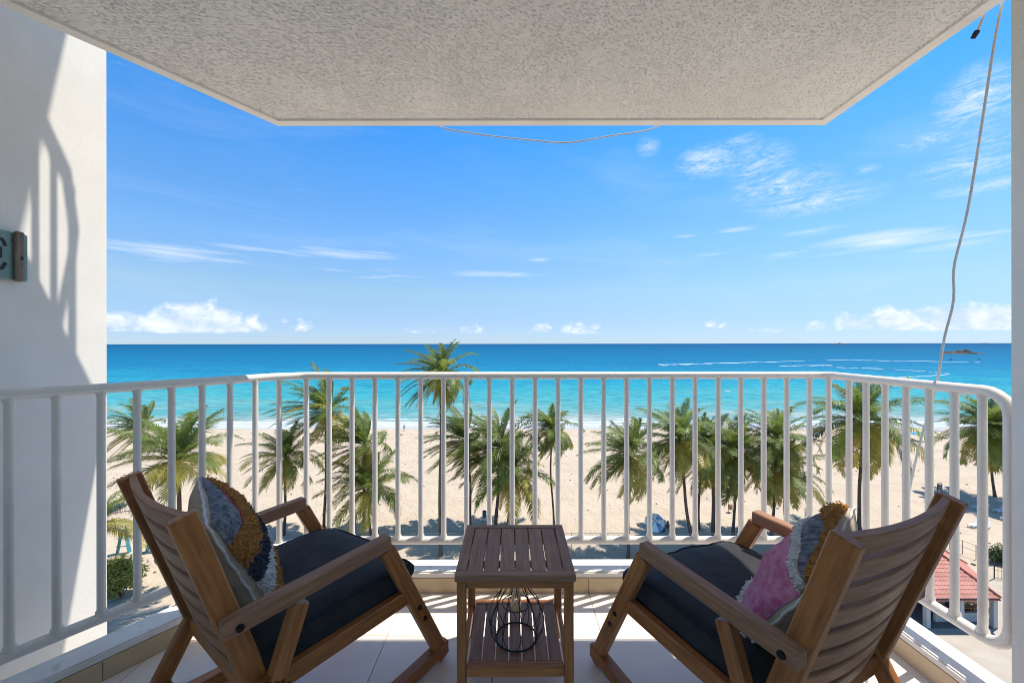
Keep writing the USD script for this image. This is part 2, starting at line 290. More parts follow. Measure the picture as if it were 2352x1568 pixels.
# ------------------------------------------------------------------ ground, beach, sea
def nodes_sand():
    N = {'p': ('principled_bsdf', {'roughness': .9, 'specular_ior_level': .15}), 'g': ('geometry', {}),
         'm1': ('mapping', {'scale': (.05, .3, .1)}), 'n1': ('noise_texture', {'scale': 1.0, 'detail': 6.0, 'roughness': .6}),
         'n2': ('noise_texture', {'scale': 1.6, 'detail': 5.0, 'roughness': .65}), 'n3': ('noise_texture', {'scale': .35, 'detail': 3.0}),
         'r': ('rgb_ramp', {'ramp': [(.3, (.475, .385, .29)), (.7, (.54, .45, .345))]}),
         'v': ('voronoi_texture', {'scale': 1.15, 'feature': 'smooth_f1', 'smoothness': .4, 'randomness': 1.0}),
         'vr': ('map_range', {'from_min': .0, 'from_max': .32, 'clamp': True}), 'nm': ('math', {'math_type': 'multiply'}), 'ad': ('math', {'math_type': 'add'}),
         'mr': ('map_range', {'from_min': .42, 'from_max': .6, 'clamp': True}), 'b': ('bump', {'strength': .85, 'distance': .16})}
    L = [('g.position', 'm1.vector'), ('m1.vector', 'n1.vector'), ('g.position', 'n2.vector'), ('g.position', 'n3.vector'), ('n1.fac', 'r.fac'), ('r.color', 'p.base_color'), ('g.position', 'v.vector'),
         ('v.distance', 'vr.value'), ('n3.fac', 'mr.value'), ('vr.result', 'nm.value1'), ('mr.result', 'nm.value2'), ('nm.value', 'ad.value1'), ('n2.fac', 'ad.value2'), ('ad.value', 'b.height'), ('b.normal', 'p.normal')]
    return usdkit.material(stage, LK + 'beach_sand', N, L, surface='p.BSDF')
M_sand = nodes_sand()
M_wet = surf('wet_sand', (.44, .43, .44), (.60, .61, .65), .35, stretch=(.15, 1.2, 1), rough=.25, spec=.5, coords='position', ramp=(.3, .6))
def nodes_sea():
    ramp = [(0, (.004, .075, .19)), (.03, (.004, .09, .21)), (.082, (.005, .115, .235)), (.17, (.007, .135, .265)), (.27, (.010, .155, .295)), (.42, (.017, .22, .335)), (.55, (.030, .272, .345)), (.70, (.066, .30, .335)), (.82, (.12, .305, .315)), (.92, (.20, .325, .32)), (1, (.34, .40, .385))]
    N = {'p': ('diffuse_bsdf', {}), 'q': ('glossy_bsdf', {'roughness': .28}), 'o': ('mix_closure', {'fac': .05}), 'g': ('geometry', {}), 's': ('separate_xyz', {}),
         'd': ('math', {'math_type': 'divide', 'value1': 120.0}), 'ma': ('mapping', {'scale': (.010, .032, .05)}), 'na': ('noise_texture', {'scale': 1.0, 'detail': 7.0, 'roughness': .62}),
         'sc': ('map_range', {'from_min': .3, 'from_max': .7, 'to_min': .80, 'to_max': 1.20}), 'mu': ('math', {'math_type': 'multiply', 'use_clamp': True}), 'r': ('rgb_ramp', {'ramp': ramp}),
         'mb': ('mapping', {'scale': (.16, .5, .3), 'rotation': (0, 0, .15)}), 'nb': ('noise_texture', {'scale': 1.0, 'detail': 8.0, 'roughness': .66, 'distortion': .4}),
         'vs': ('map_range', {'from_min': .40, 'from_max': .60, 'to_min': .80, 'to_max': 1.20}), 'hv': ('hsv', {}), 'b': ('bump', {'strength': .9, 'distance': .5})}
    L = [('g.position', 's.vector'), ('s.y', 'd.value2'), ('g.position', 'ma.vector'), ('ma.vector', 'na.vector'), ('na.fac', 'sc.value'), ('d.value', 'mu.value1'), ('sc.result', 'mu.value2'), ('mu.value', 'r.fac'),
         ('g.position', 'mb.vector'), ('mb.vector', 'nb.vector'), ('nb.fac', 'vs.value'), ('vs.result', 'hv.value'), ('r.color', 'hv.color'), ('hv.color', 'p.color'), ('nb.fac', 'b.height'), ('b.normal', 'p.normal'), ('b.normal', 'q.normal'), ('p.BSDF', 'o.closure1'), ('q.BSDF', 'o.closure2')]
    return usdkit.material(stage, LK + 'sea_water', N, L, surface='o.closure')
def top(name, mesh, mat, label=None, cat_=None, group=None, kind='structure', smooth=False):
    m = usdkit.mesh(stage, '/World/' + unique('/World', name), mesh, mat, smooth=smooth); return meta(m.GetPrim(), label, cat_, group, kind)
def sand_z(x, y):
    t = np.clip((y - 104) / 26, 0, 1); return G - 1.35 * t ** 1.4
WL = G - .62
def sand_fn(a, b):
    x = (a - .5); x = np.sign(x) * (np.abs(x) * 2) ** 3 * 1500; y = -60 + b * 200
    z = sand_z(x, y) + .10 * (meshkit.fbm(np.stack([x * .12, y * .2, 0 * x], -1), 3) - .5) * (y < 108)
    return np.stack([x, y, z], -1)
top('beach', grid(161, 161, sand_fn), M_sand, smooth=True)
def shore(x, s=0): return 1.6 * (meshkit.fbm(np.stack([np.asarray(x) * .03, 0 * np.asarray(x) + s, 0 * np.asarray(x)], -1), 4, 3 + s) - .5)
def strip_sheet(xs, y0, y1, z, n=3):
    def fn(a, b):
        x = xs[0] + a * (xs[1] - xs[0]); Y0, Y1 = y0(x), y1(x); y = Y0 + (Y1 - Y0) * b; return np.stack([x, y, z(x, y)], -1)
    return grid(int((xs[1] - xs[0]) / .8), n, fn)
XS = (-280, 280)
top('wet_sand', strip_sheet(XS, lambda x: 110.3 + 1.5 * shore(x), lambda x: 121 + 0 * x, lambda x, y: sand_z(x, y) + .03, 12), M_wet, smooth=True)
ys = np.r_[116.5, np.geomspace(119, 400, 60), np.geomspace(440, 60000, 40)]
def sea_fn(a, b):
    y = np.interp(b, np.linspace(0, 1, len(ys)), ys); return np.stack([(a - .5) * 2 * (900 + y * 2.2), y, WL + 0 * y], -1)
top('sea', grid(41, len(ys), sea_fn), nodes_sea())
def foam_line(y0, w, s, x0, x1, h, thr=.0):
    xs = np.arange(x0, x1, .35); yy = y0 + shore(xs, s) * 1.2
    wid = w * np.clip(meshkit.fbm(np.stack([xs * .11, 0 * xs + s, 0 * xs], -1), 4, s) * 2.2 - .45 + thr, 0.03, 1.5)
    V = []; F = []
    for k, (t, zz) in enumerate(((-.5, 0), (-.25, .7), (.05, 1), (.3, .6), (.5, 0))):
        V.append(np.stack([xs, yy + t * wid * 2 + .3 * shore(xs * 9, s + k), np.maximum(WL + .012, sand_z(xs, yy + t * wid * 2) + .045) + zz * h * wid / max(w, .1)], 1))
    n = len(xs)
    for k in range(4):
        i = np.arange(n - 1); F.append(np.stack([k * n + i, k * n + i + 1, (k + 1) * n + i + 1], 1)); F.append(np.stack([k * n + i, (k + 1) * n + i + 1, (k + 1) * n + i], 1))
    return trimesh.Trimesh(np.vstack(V), np.vstack(F), process=False)
for nm, args in (('breaking_wave', (121.5, 1.1, 1, -150, 160, .35)), ('breaking_wave', (126.5, .35, 5, -60, 120, .15, -.15)), ('breaking_wave', (114.6, .35, 7, -90, 140, .04, -.1)), ('breaking_wave', (117.6, .5, 9, -110, 40, .05, -.05))):
    top(nm, foam_line(*args), M_foam, None, None, None, 'stuff', smooth=True)
# paved promenade round the pavilion, on the beach sheet
top('promenade', grid(30, 12, lambda a, b: np.stack([28.5 + a * 60 + 3 * (1 - a) * np.abs(b - .5), 12 + b * 27 + .6 * np.sin(a * 9), 0 * a + G + .075], -1)), M_pave)

# ------------------------------------------------------------------ the building
WX, WY = -1.873, 1.863           # left party wall: face and outer end
CEIL = 2.385; F2 = 2.5           # soffit height and storey height
A = (WX, 1.141); B = (-1.227, 2.12); C = (1.646, 2.12)
OUT = Polygon([(WX - .05, -.3), (WX - .05, A[1] - .05 / .66), B, C, (1.646, -.3)])
def wall(name, poly, z0, z1, mat=M_wall): return top(name, prism(poly, z0, z1), mat)
wall('wall_left', sbox(WX - .35, -.3, WX, WY), G - .4, 8.5)
wall('wall_right', sbox(1.598, -.3, 2.05, 1.290), G - .4, 8.5)
wb = top('wall_back', prism(sbox(-4.5, -.55, 4.5, -.3), 2.15, 8.5), M_wall)
for x0, x1 in ((-4.5, -1.35), (1.35, 4.5)): part(wb, 'wall_panel', prism(sbox(x0, -.55, x1, -.302), -.3, 2.148), M_wall)
for x0, x1 in ((-1.35, -.03), (.03, 1.35)):
    part(wb, 'door_frame', cat([prism(sbox(x0, -.48, x0 + .05, -.42), .0, 2.14), prism(sbox(x1 - .05, -.48, x1, -.42), 0, 2.14)]), M_rail)
    part(wb, 'door_pane', prism(sbox(x0 + .05, -.455, x1 - .05, -.449), .02, 2.12), M_pane)
# floor slab, its tiles and the kerb under the railing
fl = top('floor', prism(OUT, -.115, -.012), M_grout)
inner = OUT.buffer(-.106, join_style=2)
wallclip = sbox(WX + .002, -.298, 1.596, 1.31).union(sbox(WX + .002, 1.3, 3, 5))
tile_area = inner.intersection(wallclip).union(sbox(WX + .002, -.298, 1.596, .6))
TS = .456
for i in range(-4, 5):
    for j in range(-4, 2):
        x0, y0 = -.076 + i * TS, 1.691 + j * TS
        g = sbox(x0 + .0016, y0 + .0016, x0 + TS - .0016, y0 + TS - .0016).intersection(tile_area)
        if g.is_empty or g.area < 1e-4: continue
        m = prism(g, -.0115, 0.0)
        m.apply_translation((-x0, -y0, 0)); T = np.eye(4); T[:3, 3] = (x0, y0, R.normal(0, .0004))
        part(fl, 'floor_tile', m, M_tile, T=T)
kerb_poly = OUT.difference(inner.union(sbox(-3, -1, WX + .001, 3))).intersection(sbox(WX + .001, .6, 3, 3)).difference(sbox(1.5965, -1, 3, 1.2915))
kerb = top('kerb', prism(kerb_poly, -.114, .078), M_curb, 'white painted kerb with beige tile skirting under the balcony railing', None)
cap = kerb_poly.buffer(.008, join_style=2).intersection(sbox(WX + .001, .6, 3, 3)).difference(sbox(1.5965, -1, 3, 1.2915))
cp = m3.Manifold.hull_points(np.zeros((4, 3))) if False else None
part(kerb, 'kerb_capping', cat([prism(cap, .0785, .099), prism(cap.buffer(-.006, join_style=1), .0985, .105)]), M_curb)
def skirt_run(p, q, joints):
    p, q = np.array(p), np.array(q); d = (q - p) / np.linalg.norm(q - p); L = np.linalg.norm(q - p)
    js = [0] + [j for j in joints if .02 < j < L - .02] + [L]
    for a, b in zip(js[:-1], js[1:]):
        T, _ = frame_to((*(p + d * (a + .001)), .0375), (*(p + d * (b - .001)), .0375)); part(kerb, 'skirting_tile', cbox(b - a - .003, .008, .074, .001), M_skirt, T=T)
ic = list(inner.exterior.coords)
fc = [c for c in ic if abs(c[1] - 2.014) < 1e-6]; fl_x, fr_x = min(c[0] for c in fc), max(c[0] for c in fc)
skirt_run((fl_x, 2.0095), (fr_x, 2.0095), [-.076 + i * TS - fl_x for i in range(-3, 5)])
skirt_run((fr_x - .0045, 2.005), (fr_x - .0045, 1.295), [.31])
dl = np.array([B[0] - A[0], B[1] - A[1]]); dl /= np.linalg.norm(dl); nl = np.array([dl[1], -dl[0]])
p0 = np.array([fl_x, 2.014]); skirt_run(p0 + nl * .0045 - dl * .003, p0 + nl * .0045 - dl * 1.0, [.17, .17 + TS, .17 + 2 * TS])
# soffit: a rough stucco field inside a smooth painted border
def soffit(z0, detailed):
    s = top('ceiling', prism(OUT, z0 + .022, z0 + .113), M_trim)
    hole = OUT.buffer(-.047, join_style=2)
    part(s, 'border_band', prism(OUT.difference(hole), z0, z0 + .0215), M_trim)
    if detailed:
        x0, y0, x1, y1 = hole.bounds; nx, ny = 980, 680
        def fn(a, b):
            y = y0 + (y1 - y0) * b; xl = np.where(y > A[1], A[0] + (y - A[1]) * .66 + .047 * 1.198, x0); xl = np.maximum(xl, WX - .02)
            x = xl + (x1 - xl) * a; P = np.stack([x * 215, y * 215, 0 * x], -1)
            n = meshkit.noise(P, 5); c = meshkit.fbm(P * .025, 3, 9); pit = np.clip((n - .63 + .25 * (c - .5)) * 5, 0, 1)
            return np.stack([x, y, z0 + .0095 + .0050 * pit + .0016 * (meshkit.noise(P * .6, 3) - .5)], -1)
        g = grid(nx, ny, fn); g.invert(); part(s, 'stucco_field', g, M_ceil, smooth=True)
        # thin dark shadow gap between band and stucco is left open by the inset border
    return s
soffit(CEIL, True); soffit(CEIL + F2, False)

# railing
RZ, BZ, RT = 1.077, .232, .0185
k0, k1, k2, k3 = (-1.643 - .66 * .348, 1.294 - .348), (-1.235, 1.913), (-1.131, 2.07), (1.618, 2.07)
k1 = (-1.131 - .66 * .18, 2.07 - .18)
def rail_path(z, zend):
    P = [(*k0, z)] + [(*k1, z), (k1[0] + .06, k1[1] + .1, z), (-1.09, 2.062, z), (-1.05, 2.07, z)] + [(x, 2.07, z) for x in np.linspace(-.8, 1.45, 8)]
    P += [(1.618 - .06 + .06 * math.sin(t), 2.07 - .06 + .06 * math.cos(t), z) for t in np.linspace(0, math.pi / 2, 6)] + [(1.618, y, z) for y in (1.9, 1.7, 1.5, 1.38)]
    return P
def bal_positions():
    out = [(-1.0563 + i * .1174, 2.07) for i in range(23)] + [(1.606, 2.045)]
    d = np.array([.66, 1.0]); o = np.array([-1.131, 2.07])
    for px in (641, 586, 528, 464, 394, 315, 232, 130, 21, -110, -270, -480):
        k = (px - 1176) / FP; u = (o[0] - k * o[1]) / (d[0] - k * d[1]); out.append(tuple(o - d * u))
    return out + [(1.618, y) for y in (1.936, 1.843, 1.750, 1.656, 1.564, 1.475, 1.387)]
def railing(z, label):
    t = thing('balcony_railing', label, 'railing', (0, 0, z))
    r = .075; end = 1.382
    loop = [(1.618, end - r * math.sin(a), (RZ - r) + r * math.cos(a)) for a in np.linspace(0, math.pi / 2, 7)]
    loop2 = [(1.618, end - r * math.cos(a), (BZ + r) - r * math.sin(a)) for a in np.linspace(0, math.pi / 2, 7)]
    part(t, 'top_rail', tube(rail_path(RZ, 0) + loop[1:], RT, 14), M_rail, smooth=50)
    bt = rail_path(BZ, 0)
    part(t, 'bottom_rail', tube(bt + loop2[::-1][1:], RT + .001, 14), M_rail, smooth=50)
    part(t, 'end_post', tube([(1.618, end - r, RZ - r + .002), (1.618, end - r, BZ + r - .002)], RT, 14), M_rail, smooth=50)
    bm = lathe([(0.0001, BZ + .012), (.0175, BZ + .012), (.0175, BZ + .026), (.0132, BZ + .033), (.0126, RZ - .03), (.0155, RZ - .022), (.0155, RZ - .008), (.0001, RZ - .008)], 12)
    for x, y in bal_positions():
        T = np.eye(4); T[:2, 3] = x, y; part(t, 'baluster', bm, M_rail, smooth=40, T=T)
    for i, (x, y) in enumerate(bal_positions()):
        if i % 4 == 1: part(t, 'rust_stain', at(trimesh.creation.icosphere(1, 1.0).apply_scale((.0145, .0145, .006)), x + .003, y, BZ + .020 + .002 * (i % 3)), M_rust, smooth=True)
    part(t, 'rust_stain', at(trimesh.creation.icosphere(2, 1.0).apply_scale((.012, .006, .013)), -.688, 2.07 - RT, BZ + .012), M_rust, smooth=True)
    return t
railing(0, 'white tubular steel balcony railing with upright balusters standing on the kerb')
railing(F2, 'white tubular balcony railing of the balcony overhead, known by its shadow on the wall')

# ------------------------------------------------------------------ rocking chairs
def cushion_mesh(L, Wd, H, seed, want_fn=False):
    n, k = 46, 40
    def fn(a, b):
        # closed loop round the section (b) swept across the width (a)
        t = b * 2 * np.pi; e = 3.4
        cx = np.sign(np.cos(t)) * np.abs(np.cos(t)) ** (2 / e); cz = np.sign(np.sin(t)) * np.abs(np.sin(t)) ** (2 / 2.6)
        w = a * 2 - 1; end = np.clip(1 - np.abs(w) ** 14, 0, 1) ** .5
        puff = (1 - .10 * np.abs(w) ** 3) * (.9 + .1 * np.cos(cx * 1.4))
        x = cx * L / 2 * (.93 + .07 * end) + .008 * np.sin(w * 5 + seed) * cx; y = w * Wd / 2; z = cz * H / 2 * (.55 + .45 * end) * puff
        P = np.stack([x, y, z], -1)
        wr = meshkit.fbm(np.stack([x * 7 + seed, y * 16, z * 5], -1), 3, seed) - .5; edge = np.abs(cx) ** 3
        P[..., 2] += .010 * wr * (.5 + edge); P[..., 0] += .006 * wr * edge
        return P
    if want_fn: return fn
    g = grid(n, k, fn); c0, c1 = g.vertices.reshape(k, n, 3)[:, 0].mean(0), g.vertices.reshape(k, n, 3)[:, -1].mean(0)
    V = np.vstack([g.vertices, c0, c1]); F = list(g.faces); nv = len(V)
    for j in range(k - 1): F += [(j * n, (j + 1) * n, nv - 2), ((j + 1) * n + n - 1, j * n + n - 1, nv - 1)]
    m = trimesh.Trimesh(V, np.array(F), process=False); m.invert(); return m
WA, WB, TH = .287, .252, .034     # half spacing of side frames and back posts, timber thickness
def chair(label, loc, yaw, seed):
    t = thing('rocking_chair', label, 'chair', (loc[0], loc[1], 0.0), yaw, 'wooden chairs facing the sea')
    ptop, pbot = np.array([-.388, .832]), np.array([-.222, .315]); pd = (ptop - pbot) / np.linalg.norm(ptop - pbot)
    for s in (1, -1):
        y = s * WA
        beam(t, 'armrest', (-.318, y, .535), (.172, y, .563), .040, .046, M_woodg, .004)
        up = beam(t, 'front_leg', (.163, y, .538), (.428, y, .012), TH - .002, .052, M_wood, .004)
        for q in (.50, .60):
            x, z = .163 + .265 * q, .538 - .526 * q
            T, _ = frame_to((x, y - .0205 * s, z), (x, y + .0205 * s, z)); mm = trimesh.creation.cylinder(.0085, .040, sections=12); mm.apply_transform(trimesh.transformations.rotation_matrix(math.pi / 2, (0, 1, 0)))
            part(up, 'bolt', mm, M_screw, T=np.linalg.inv(np.array(UsdGeom.Xformable(up).GetLocalTransformation()).T) @ T)
        ar = beam(t, 'rear_leg', (-.205, y - s * .036, .345), (-.372, y - s * .036, .035), TH, .048, M_wood, .004)
        beam(t, 'side_rail', (-.235, y, .326), (.262, y, .336), TH - .004, .052, M_wood, .004)
        beam(t, 'arm_support', (-.128, y, .512), (-.192, y, .334), TH + .002, .046, M_wood, .004)
        # rocker: a shallow bow from the front foot to behind the rear leg
        us = np.linspace(.440, -.43, 12); zb = .003 + .34 * (us - .02) ** 2 * .42; V = []
        for u, z in zip(us, zb): V += [(u, y - .0185, z), (u, y + .0185, z), (u, y + .0185, z + .044), (u, y - .0185, z + .044)]
        F = []
        for i in range(len(us) - 1):
            for k in range(4): a, b, c, d = i * 4 + k, i * 4 + (k + 1) % 4, i * 4 + 4 + (k + 1) % 4, i * 4 + 4 + k; F += [(a, c, b), (a, d, c)]
        e = len(us) * 4 - 4; F += [(0, 1, 2), (0, 2, 3), (e, e + 2, e + 1), (e, e + 3, e + 2)]
        rk = trimesh.Trimesh(np.array(V), np.array(F), process=False); rk.fix_normals(); part(t, 'rocker', rk, M_wood)
        bolt = trimesh.creation.cylinder(.0095, .050, sections=14); bolt.apply_transform(trimesh.transformations.rotation_matrix(math.pi / 2, (1, 0, 0)))
        part(t, 'bolt', at(bolt, -.285, y, .533), M_screw)
        p0, p1 = pbot - pd * .05, ptop
        beam(t, 'back_post', (p0[0], s * WB, p0[1]), (p1[0], s * WB, p1[1]), .033, .058, M_wood, .004, up=(1, 0, 0))
    beam(t, 'front_rail', (.245, -WA + TH / 2, .318), (.245, WA - TH / 2, .318), .030, .050, M_wood, .004)
    beam(t, 'rear_rail', (-.225, -WB + .02, .292), (-.225, WB - .02, .292), .030, .050, M_wood, .004)
    beam(t, 'stretcher', (-.30, -WA + .02, .12), (-.30, WA - .02, .12), .028, .040, M_wood, .004)
    # nine bowed slats between the posts
    nsl = 8; Lb = np.linalg.norm(ptop - pbot); nrm = np.array([-pd[1], pd[0]])      # points backwards
    if nrm[0] > 0: nrm = -nrm
    for i in range(nsl):
        c = pbot + pd * (.022 + (Lb - .05) * i / (nsl - 1)); hh = .0265; V = []; ys = np.linspace(-WB + .012, WB - .012, 15)
        for yy in ys:
            bow = .026 * (1 - (yy / WB) ** 2) - .008
            for o, h in ((-.009, -hh), (.006, -hh), (.009, -hh + .003), (.009, hh - .003), (.006, hh), (-.009, hh)):
                q = c + nrm * (bow + o) + pd * h; V.append((q[0], yy, q[1]))
        F = []
        for j in range(len(ys) - 1):
            for k in range(6): a, b, d, e = j * 6 + k, j * 6 + (k + 1) % 6, j * 6 + 6 + (k + 1) % 6, j * 6 + 6 + k; F += [(a, b, d), (a, d, e)]
        for base in (0, 6 * (len(ys) - 1)): F += [(base, base + k, base + k + 1) for k in range(1, 5)]
        m = trimesh.Trimesh(np.array(V), np.array(F), process=False); m.fix_normals()
        # grain runs along the slat: the mesh keeps its x axis along the width of the chair
        Rm = np.eye(4); Rm[:3, 0], Rm[:3, 1] = (0, 1, 0), (-1, 0, 0); o = np.array([c[0], 0, c[1]])
        m.apply_translation(-o); m.apply_transform(Rm.T); Tm = Rm.copy(); Tm[:3, 3] = o
        part(t, 'back_slat', m, M_slat, smooth=35, T=Tm)
    for i in range(7):
        u = -.19 + i * .068; beam(t, 'seat_slat', (u, -WA + .018, .312), (u, WA - .018, .312), .050, .014, M_wood, .002)
    # seat cushion, a thing of its own tied to the chair
    side = 'left' if loc[0] < 0 else 'right'
    cu = thing('seat_cushion', f'charcoal box cushion on the seat of the {side} hand wooden chair', 'cushion', (loc[0], loc[1], 0), yaw, None)
    Lc, Wc = .555, .535; cm = cushion_mesh(Lc, Wc, .122, seed); tilt = math.radians(-2.0)
    T = trimesh.transformations.rotation_matrix(-tilt * -1, (0, 1, 0)); T[:3, 3] = (.035, 0, .386)
    part(cu, 'cushion_body', cm, M_char, smooth=60, T=T)
    cf_ = cushion_mesh(Lc, Wc, .122, seed, True)
    for t0, up in ((.50, 1), (-.50, -1)):      # piping along the upper and the lower seam
        al = np.linspace(.012, .988, 40); e = np.linspace(t0, math.pi - t0, 16) if up > 0 else np.linspace(t0, -math.pi - t0, 16)
        ab = [(a, t0) for a in al] + [(.988, t) for t in e[1:]] + [(a, e[-1]) for a in al[::-1][1:]] + [(.012, t) for t in e[::-1][1:-1]]
        P = np.array([cf_(np.array(a), np.array((t % (2 * math.pi)) / (2 * math.pi))) for a, t in ab]); P *= [1.004, 1.004, 1.02]
        part(cu, 'piping', tube(P, .0042, 6, closed=True), M_pipe, smooth=True, T=T)
    s = -1 if loc[0] < 0 else 1; ty = s * (WA + .012); Tl = []
    for k, (a, r) in enumerate(((.5, .040), (2.4, .034), (-.6, .05), (3.7, .045))):
        lp = [(-.205 + r * .95 * math.sin(q) * math.cos(a) * (1 if k < 2 else .6) + (0 if k < 2 else q / 6 * r * math.cos(a)), ty + .004 * k * s, .322 + (r * math.sin(q) * math.sin(a) + .012 * math.sin(2 * q) if k < 2 else -q / 6.28 * r * 1.1)) for q in np.linspace(0, np.pi * 2 if k < 2 else 5, 16)]
        Tl.append(tube(lp, .0042, 6))
    wrap = [(-.190 + .030 * math.cos(q), s * (WA + .024 * math.sin(q) * s * 1.0), .322 + .012 * math.sin(q * 2)) for q in np.linspace(0, 2 * np.pi, 20)]
    Tl.append(tube(wrap, .0045, 6)); Tl.append(at(trimesh.creation.icosphere(2, .011), -.205, ty + .004 * s, .324))
    part(cu, 'tie_bow', cat(Tl), M_pipe, smooth=True)
    return t
LC, LY, RC, RY = (-.759, 1.417), .939, (.767, 1.306), 2.015
chair('left wooden rocking chair with curved slatted back, angled towards the table', LC, LY, 1)
chair('right wooden rocking chair with curved slatted back, nearest the end wall', RC, RY, 2)

# ------------------------------------------------------------------ scatter pillows
def pillow(label, loc, yaw, tilt, roll, bands, seed, lift, u0, size=.45, v0=0.0, turn=0.0):
    """bands: (name, material, shag material or None, lower, upper) across the face, measured from the bottom (0) to the top (1) with a slant"""
    t = thing('throw_pillow', label, 'pillow', (loc[0], loc[1], 0), yaw)
    n = 61
    M = trimesh.transformations.euler_matrix(0, -tilt, 0) ; Rr = trimesh.transformations.rotation_matrix(roll, (1, 0, 0)); M = trimesh.transformations.rotation_matrix(turn, (0, 0, 1)) @ M @ Rr; M[:3, 3] = (u0, v0, lift)
    def surface(a, b, side):          # a, b in [-1, 1]; x is the thickness
        th = .075 * np.clip((1 - np.abs(a) ** 2.6) * (1 - np.abs(b) ** 2.6), 0, 1) ** .55
        k = 1 - .055 * (1 - np.abs(b) ** 2) * np.abs(a) ** 3; k2 = 1 - .055 * (1 - np.abs(a) ** 2) * np.abs(b) ** 3
        wr = meshkit.fbm(np.stack([a * 2.2 + seed, b * 2.2, side + 0 * a], -1), 3, seed) - .5
        return np.stack([side * (th + .022 * wr * (th > .01)), a * size / 2 * k, b * size / 2 * k2 - .012 * (1 - a * a) * (b > 0) * b], -1) * np.stack([1 + 0 * a, 1 - .09 * a ** 4 * b ** 4, 1 - .09 * a ** 4 * b ** 4], -1)
    back = grid(n, n, lambda p, q: surface(p * 2 - 1, q * 2 - 1, -1)); front = grid(n, n, lambda p, q: surface(p * 2 - 1, q * 2 - 1, 1))
    front.invert(); 
    body = cat([back, front]); body.fix_normals(); part(t, 'pillow_cover', body, M_linen, smooth=True, T=M)
    e = np.linspace(-1, 1, 40); sq = [(x, -1) for x in e] + [(1, x) for x in e[1:]] + [(x, 1) for x in e[::-1][1:]] + [(-1, x) for x in e[::-1][1:-1]]
    pp = np.array([surface(np.array(x), np.array(y), 1) for x, y in sq]); pp[:, 0] = .0015 * np.sin(np.arange(len(pp)) * .9)
    part(t, 'welt_seam', tube(pp * [1, 1.008, 1.008], .0042 + .0012 * np.sin(np.arange(len(pp)) * 2.1), 6, closed=True), M_seam, smooth=True, T=M)
    rg = np.random.default_rng(seed)
    for name, mat, shag, lo, hi in bands:
        nn, mm = 57, 9
        def band(p, q):
            a = (p * 2 - 1) * .985; s = lo + (hi - lo) * q; b = np.clip((s * 2 - 1) + .22 * a + .05 * np.sin(a * 4 + lo * 9), -.985, .985)
            P = surface(a, b, 1); P[..., 0] += .004 + .0035 * np.sin(q * np.pi) + (.0025 * np.sin(a * 60 + q * 3) if shag is None else 0); return P
        g = grid(nn, mm, band); g.invert(); bp = part(t, name, g, mat, smooth=True, T=M)
        if shag is not None:
            N = int(16000 * (hi - lo)) + 200
            a = rg.uniform(-.985, .985, N); q = rg.uniform(0, 1, N); s = lo + (hi - lo) * q; b = np.clip((s * 2 - 1) + .22 * a + .05 * np.sin(a * 4 + lo * 9), -.985, .985)
            P = surface(a, b, 1); P[:, 0] += .004; L = rg.uniform(.008, .0145, N)[:, None]
            d = np.stack([np.full(N, 1.0), rg.normal(0, .55, N) + .5 * a ** 3, rg.normal(-.35, .5, N)], 1); d /= np.linalg.norm(d, axis=1, keepdims=True)
            c1 = P + d * L * .55 + rg.normal(0, .0025, (N, 3)); c2 = P + d * L + rg.normal(0, .004, (N, 3)) + [0, 0, -.003]
            pts = np.stack([P, c1, c2], 1).reshape(-1, 3); pts = pts @ M[:3, :3].T + M[:3, 3]
            cu = UsdGeom.BasisCurves.Define(stage, f'{bp.GetParent().GetPath()}/{unique(bp.GetParent().GetPath(), name + "_pile")}')
            cu.CreateTypeAttr('linear'); cu.CreateCurveVertexCountsAttr(Vt.IntArray([3] * N)); cu.CreatePointsAttr(Vt.Vec3fArray.FromNumpy(pts.astype(np.float32)))
            w = np.tile([.0052, .0050, .0036], N).astype(np.float32); cu.CreateWidthsAttr(Vt.FloatArray.FromNumpy(w)); cu.SetWidthsInterpolation('vertex')
            UsdShade.MaterialBindingAPI.Apply(cu.GetPrim()).Bind(shag); meta(cu.GetPrim(), kind='stuff')
    return t
pillow('beige pillow with orange, navy and white shaggy bands leaning in the left chair', LC, LY, math.radians(24), .10,
       [('white_shag_band', M_white, M_white, -.11, .14), ('orange_shag_band', M_orange, M_orange, .14, .34), ('red_woven_band', M_red, None, .34, .365), ('white_shag_band', M_white, M_white, .365, .49), ('navy_shag_band', M_navy, M_fnavy, .49, .62), ('orange_shag_band', M_orange, M_orange, .62, .83), ('red_woven_band', M_red, None, .83, .855), ('navy_woven_band', M_navy, None, .855, 1.11)], 3, .582, -.172, v0=.075, size=.42, turn=-.27)
pillow('beige pillow with pink, grey and orange woven bands leaning in the right chair', RC, RY, math.radians(31), -.25,
       [('orange_shag_band', M_orange, M_orange, -.11, .12), ('white_shag_band', M_white, M_white, .12, .16), ('pink_woven_band', M_pink, None, .16, .80), ('white_shag_band', M_white, M_white, .80, .83), ('grey_woven_band', M_navy, None, .83, .985), ('orange_shag_band', M_orange, M_orange, .985, 1.11)], 5, .556, -.150, v0=.01, size=.42, turn=.38)

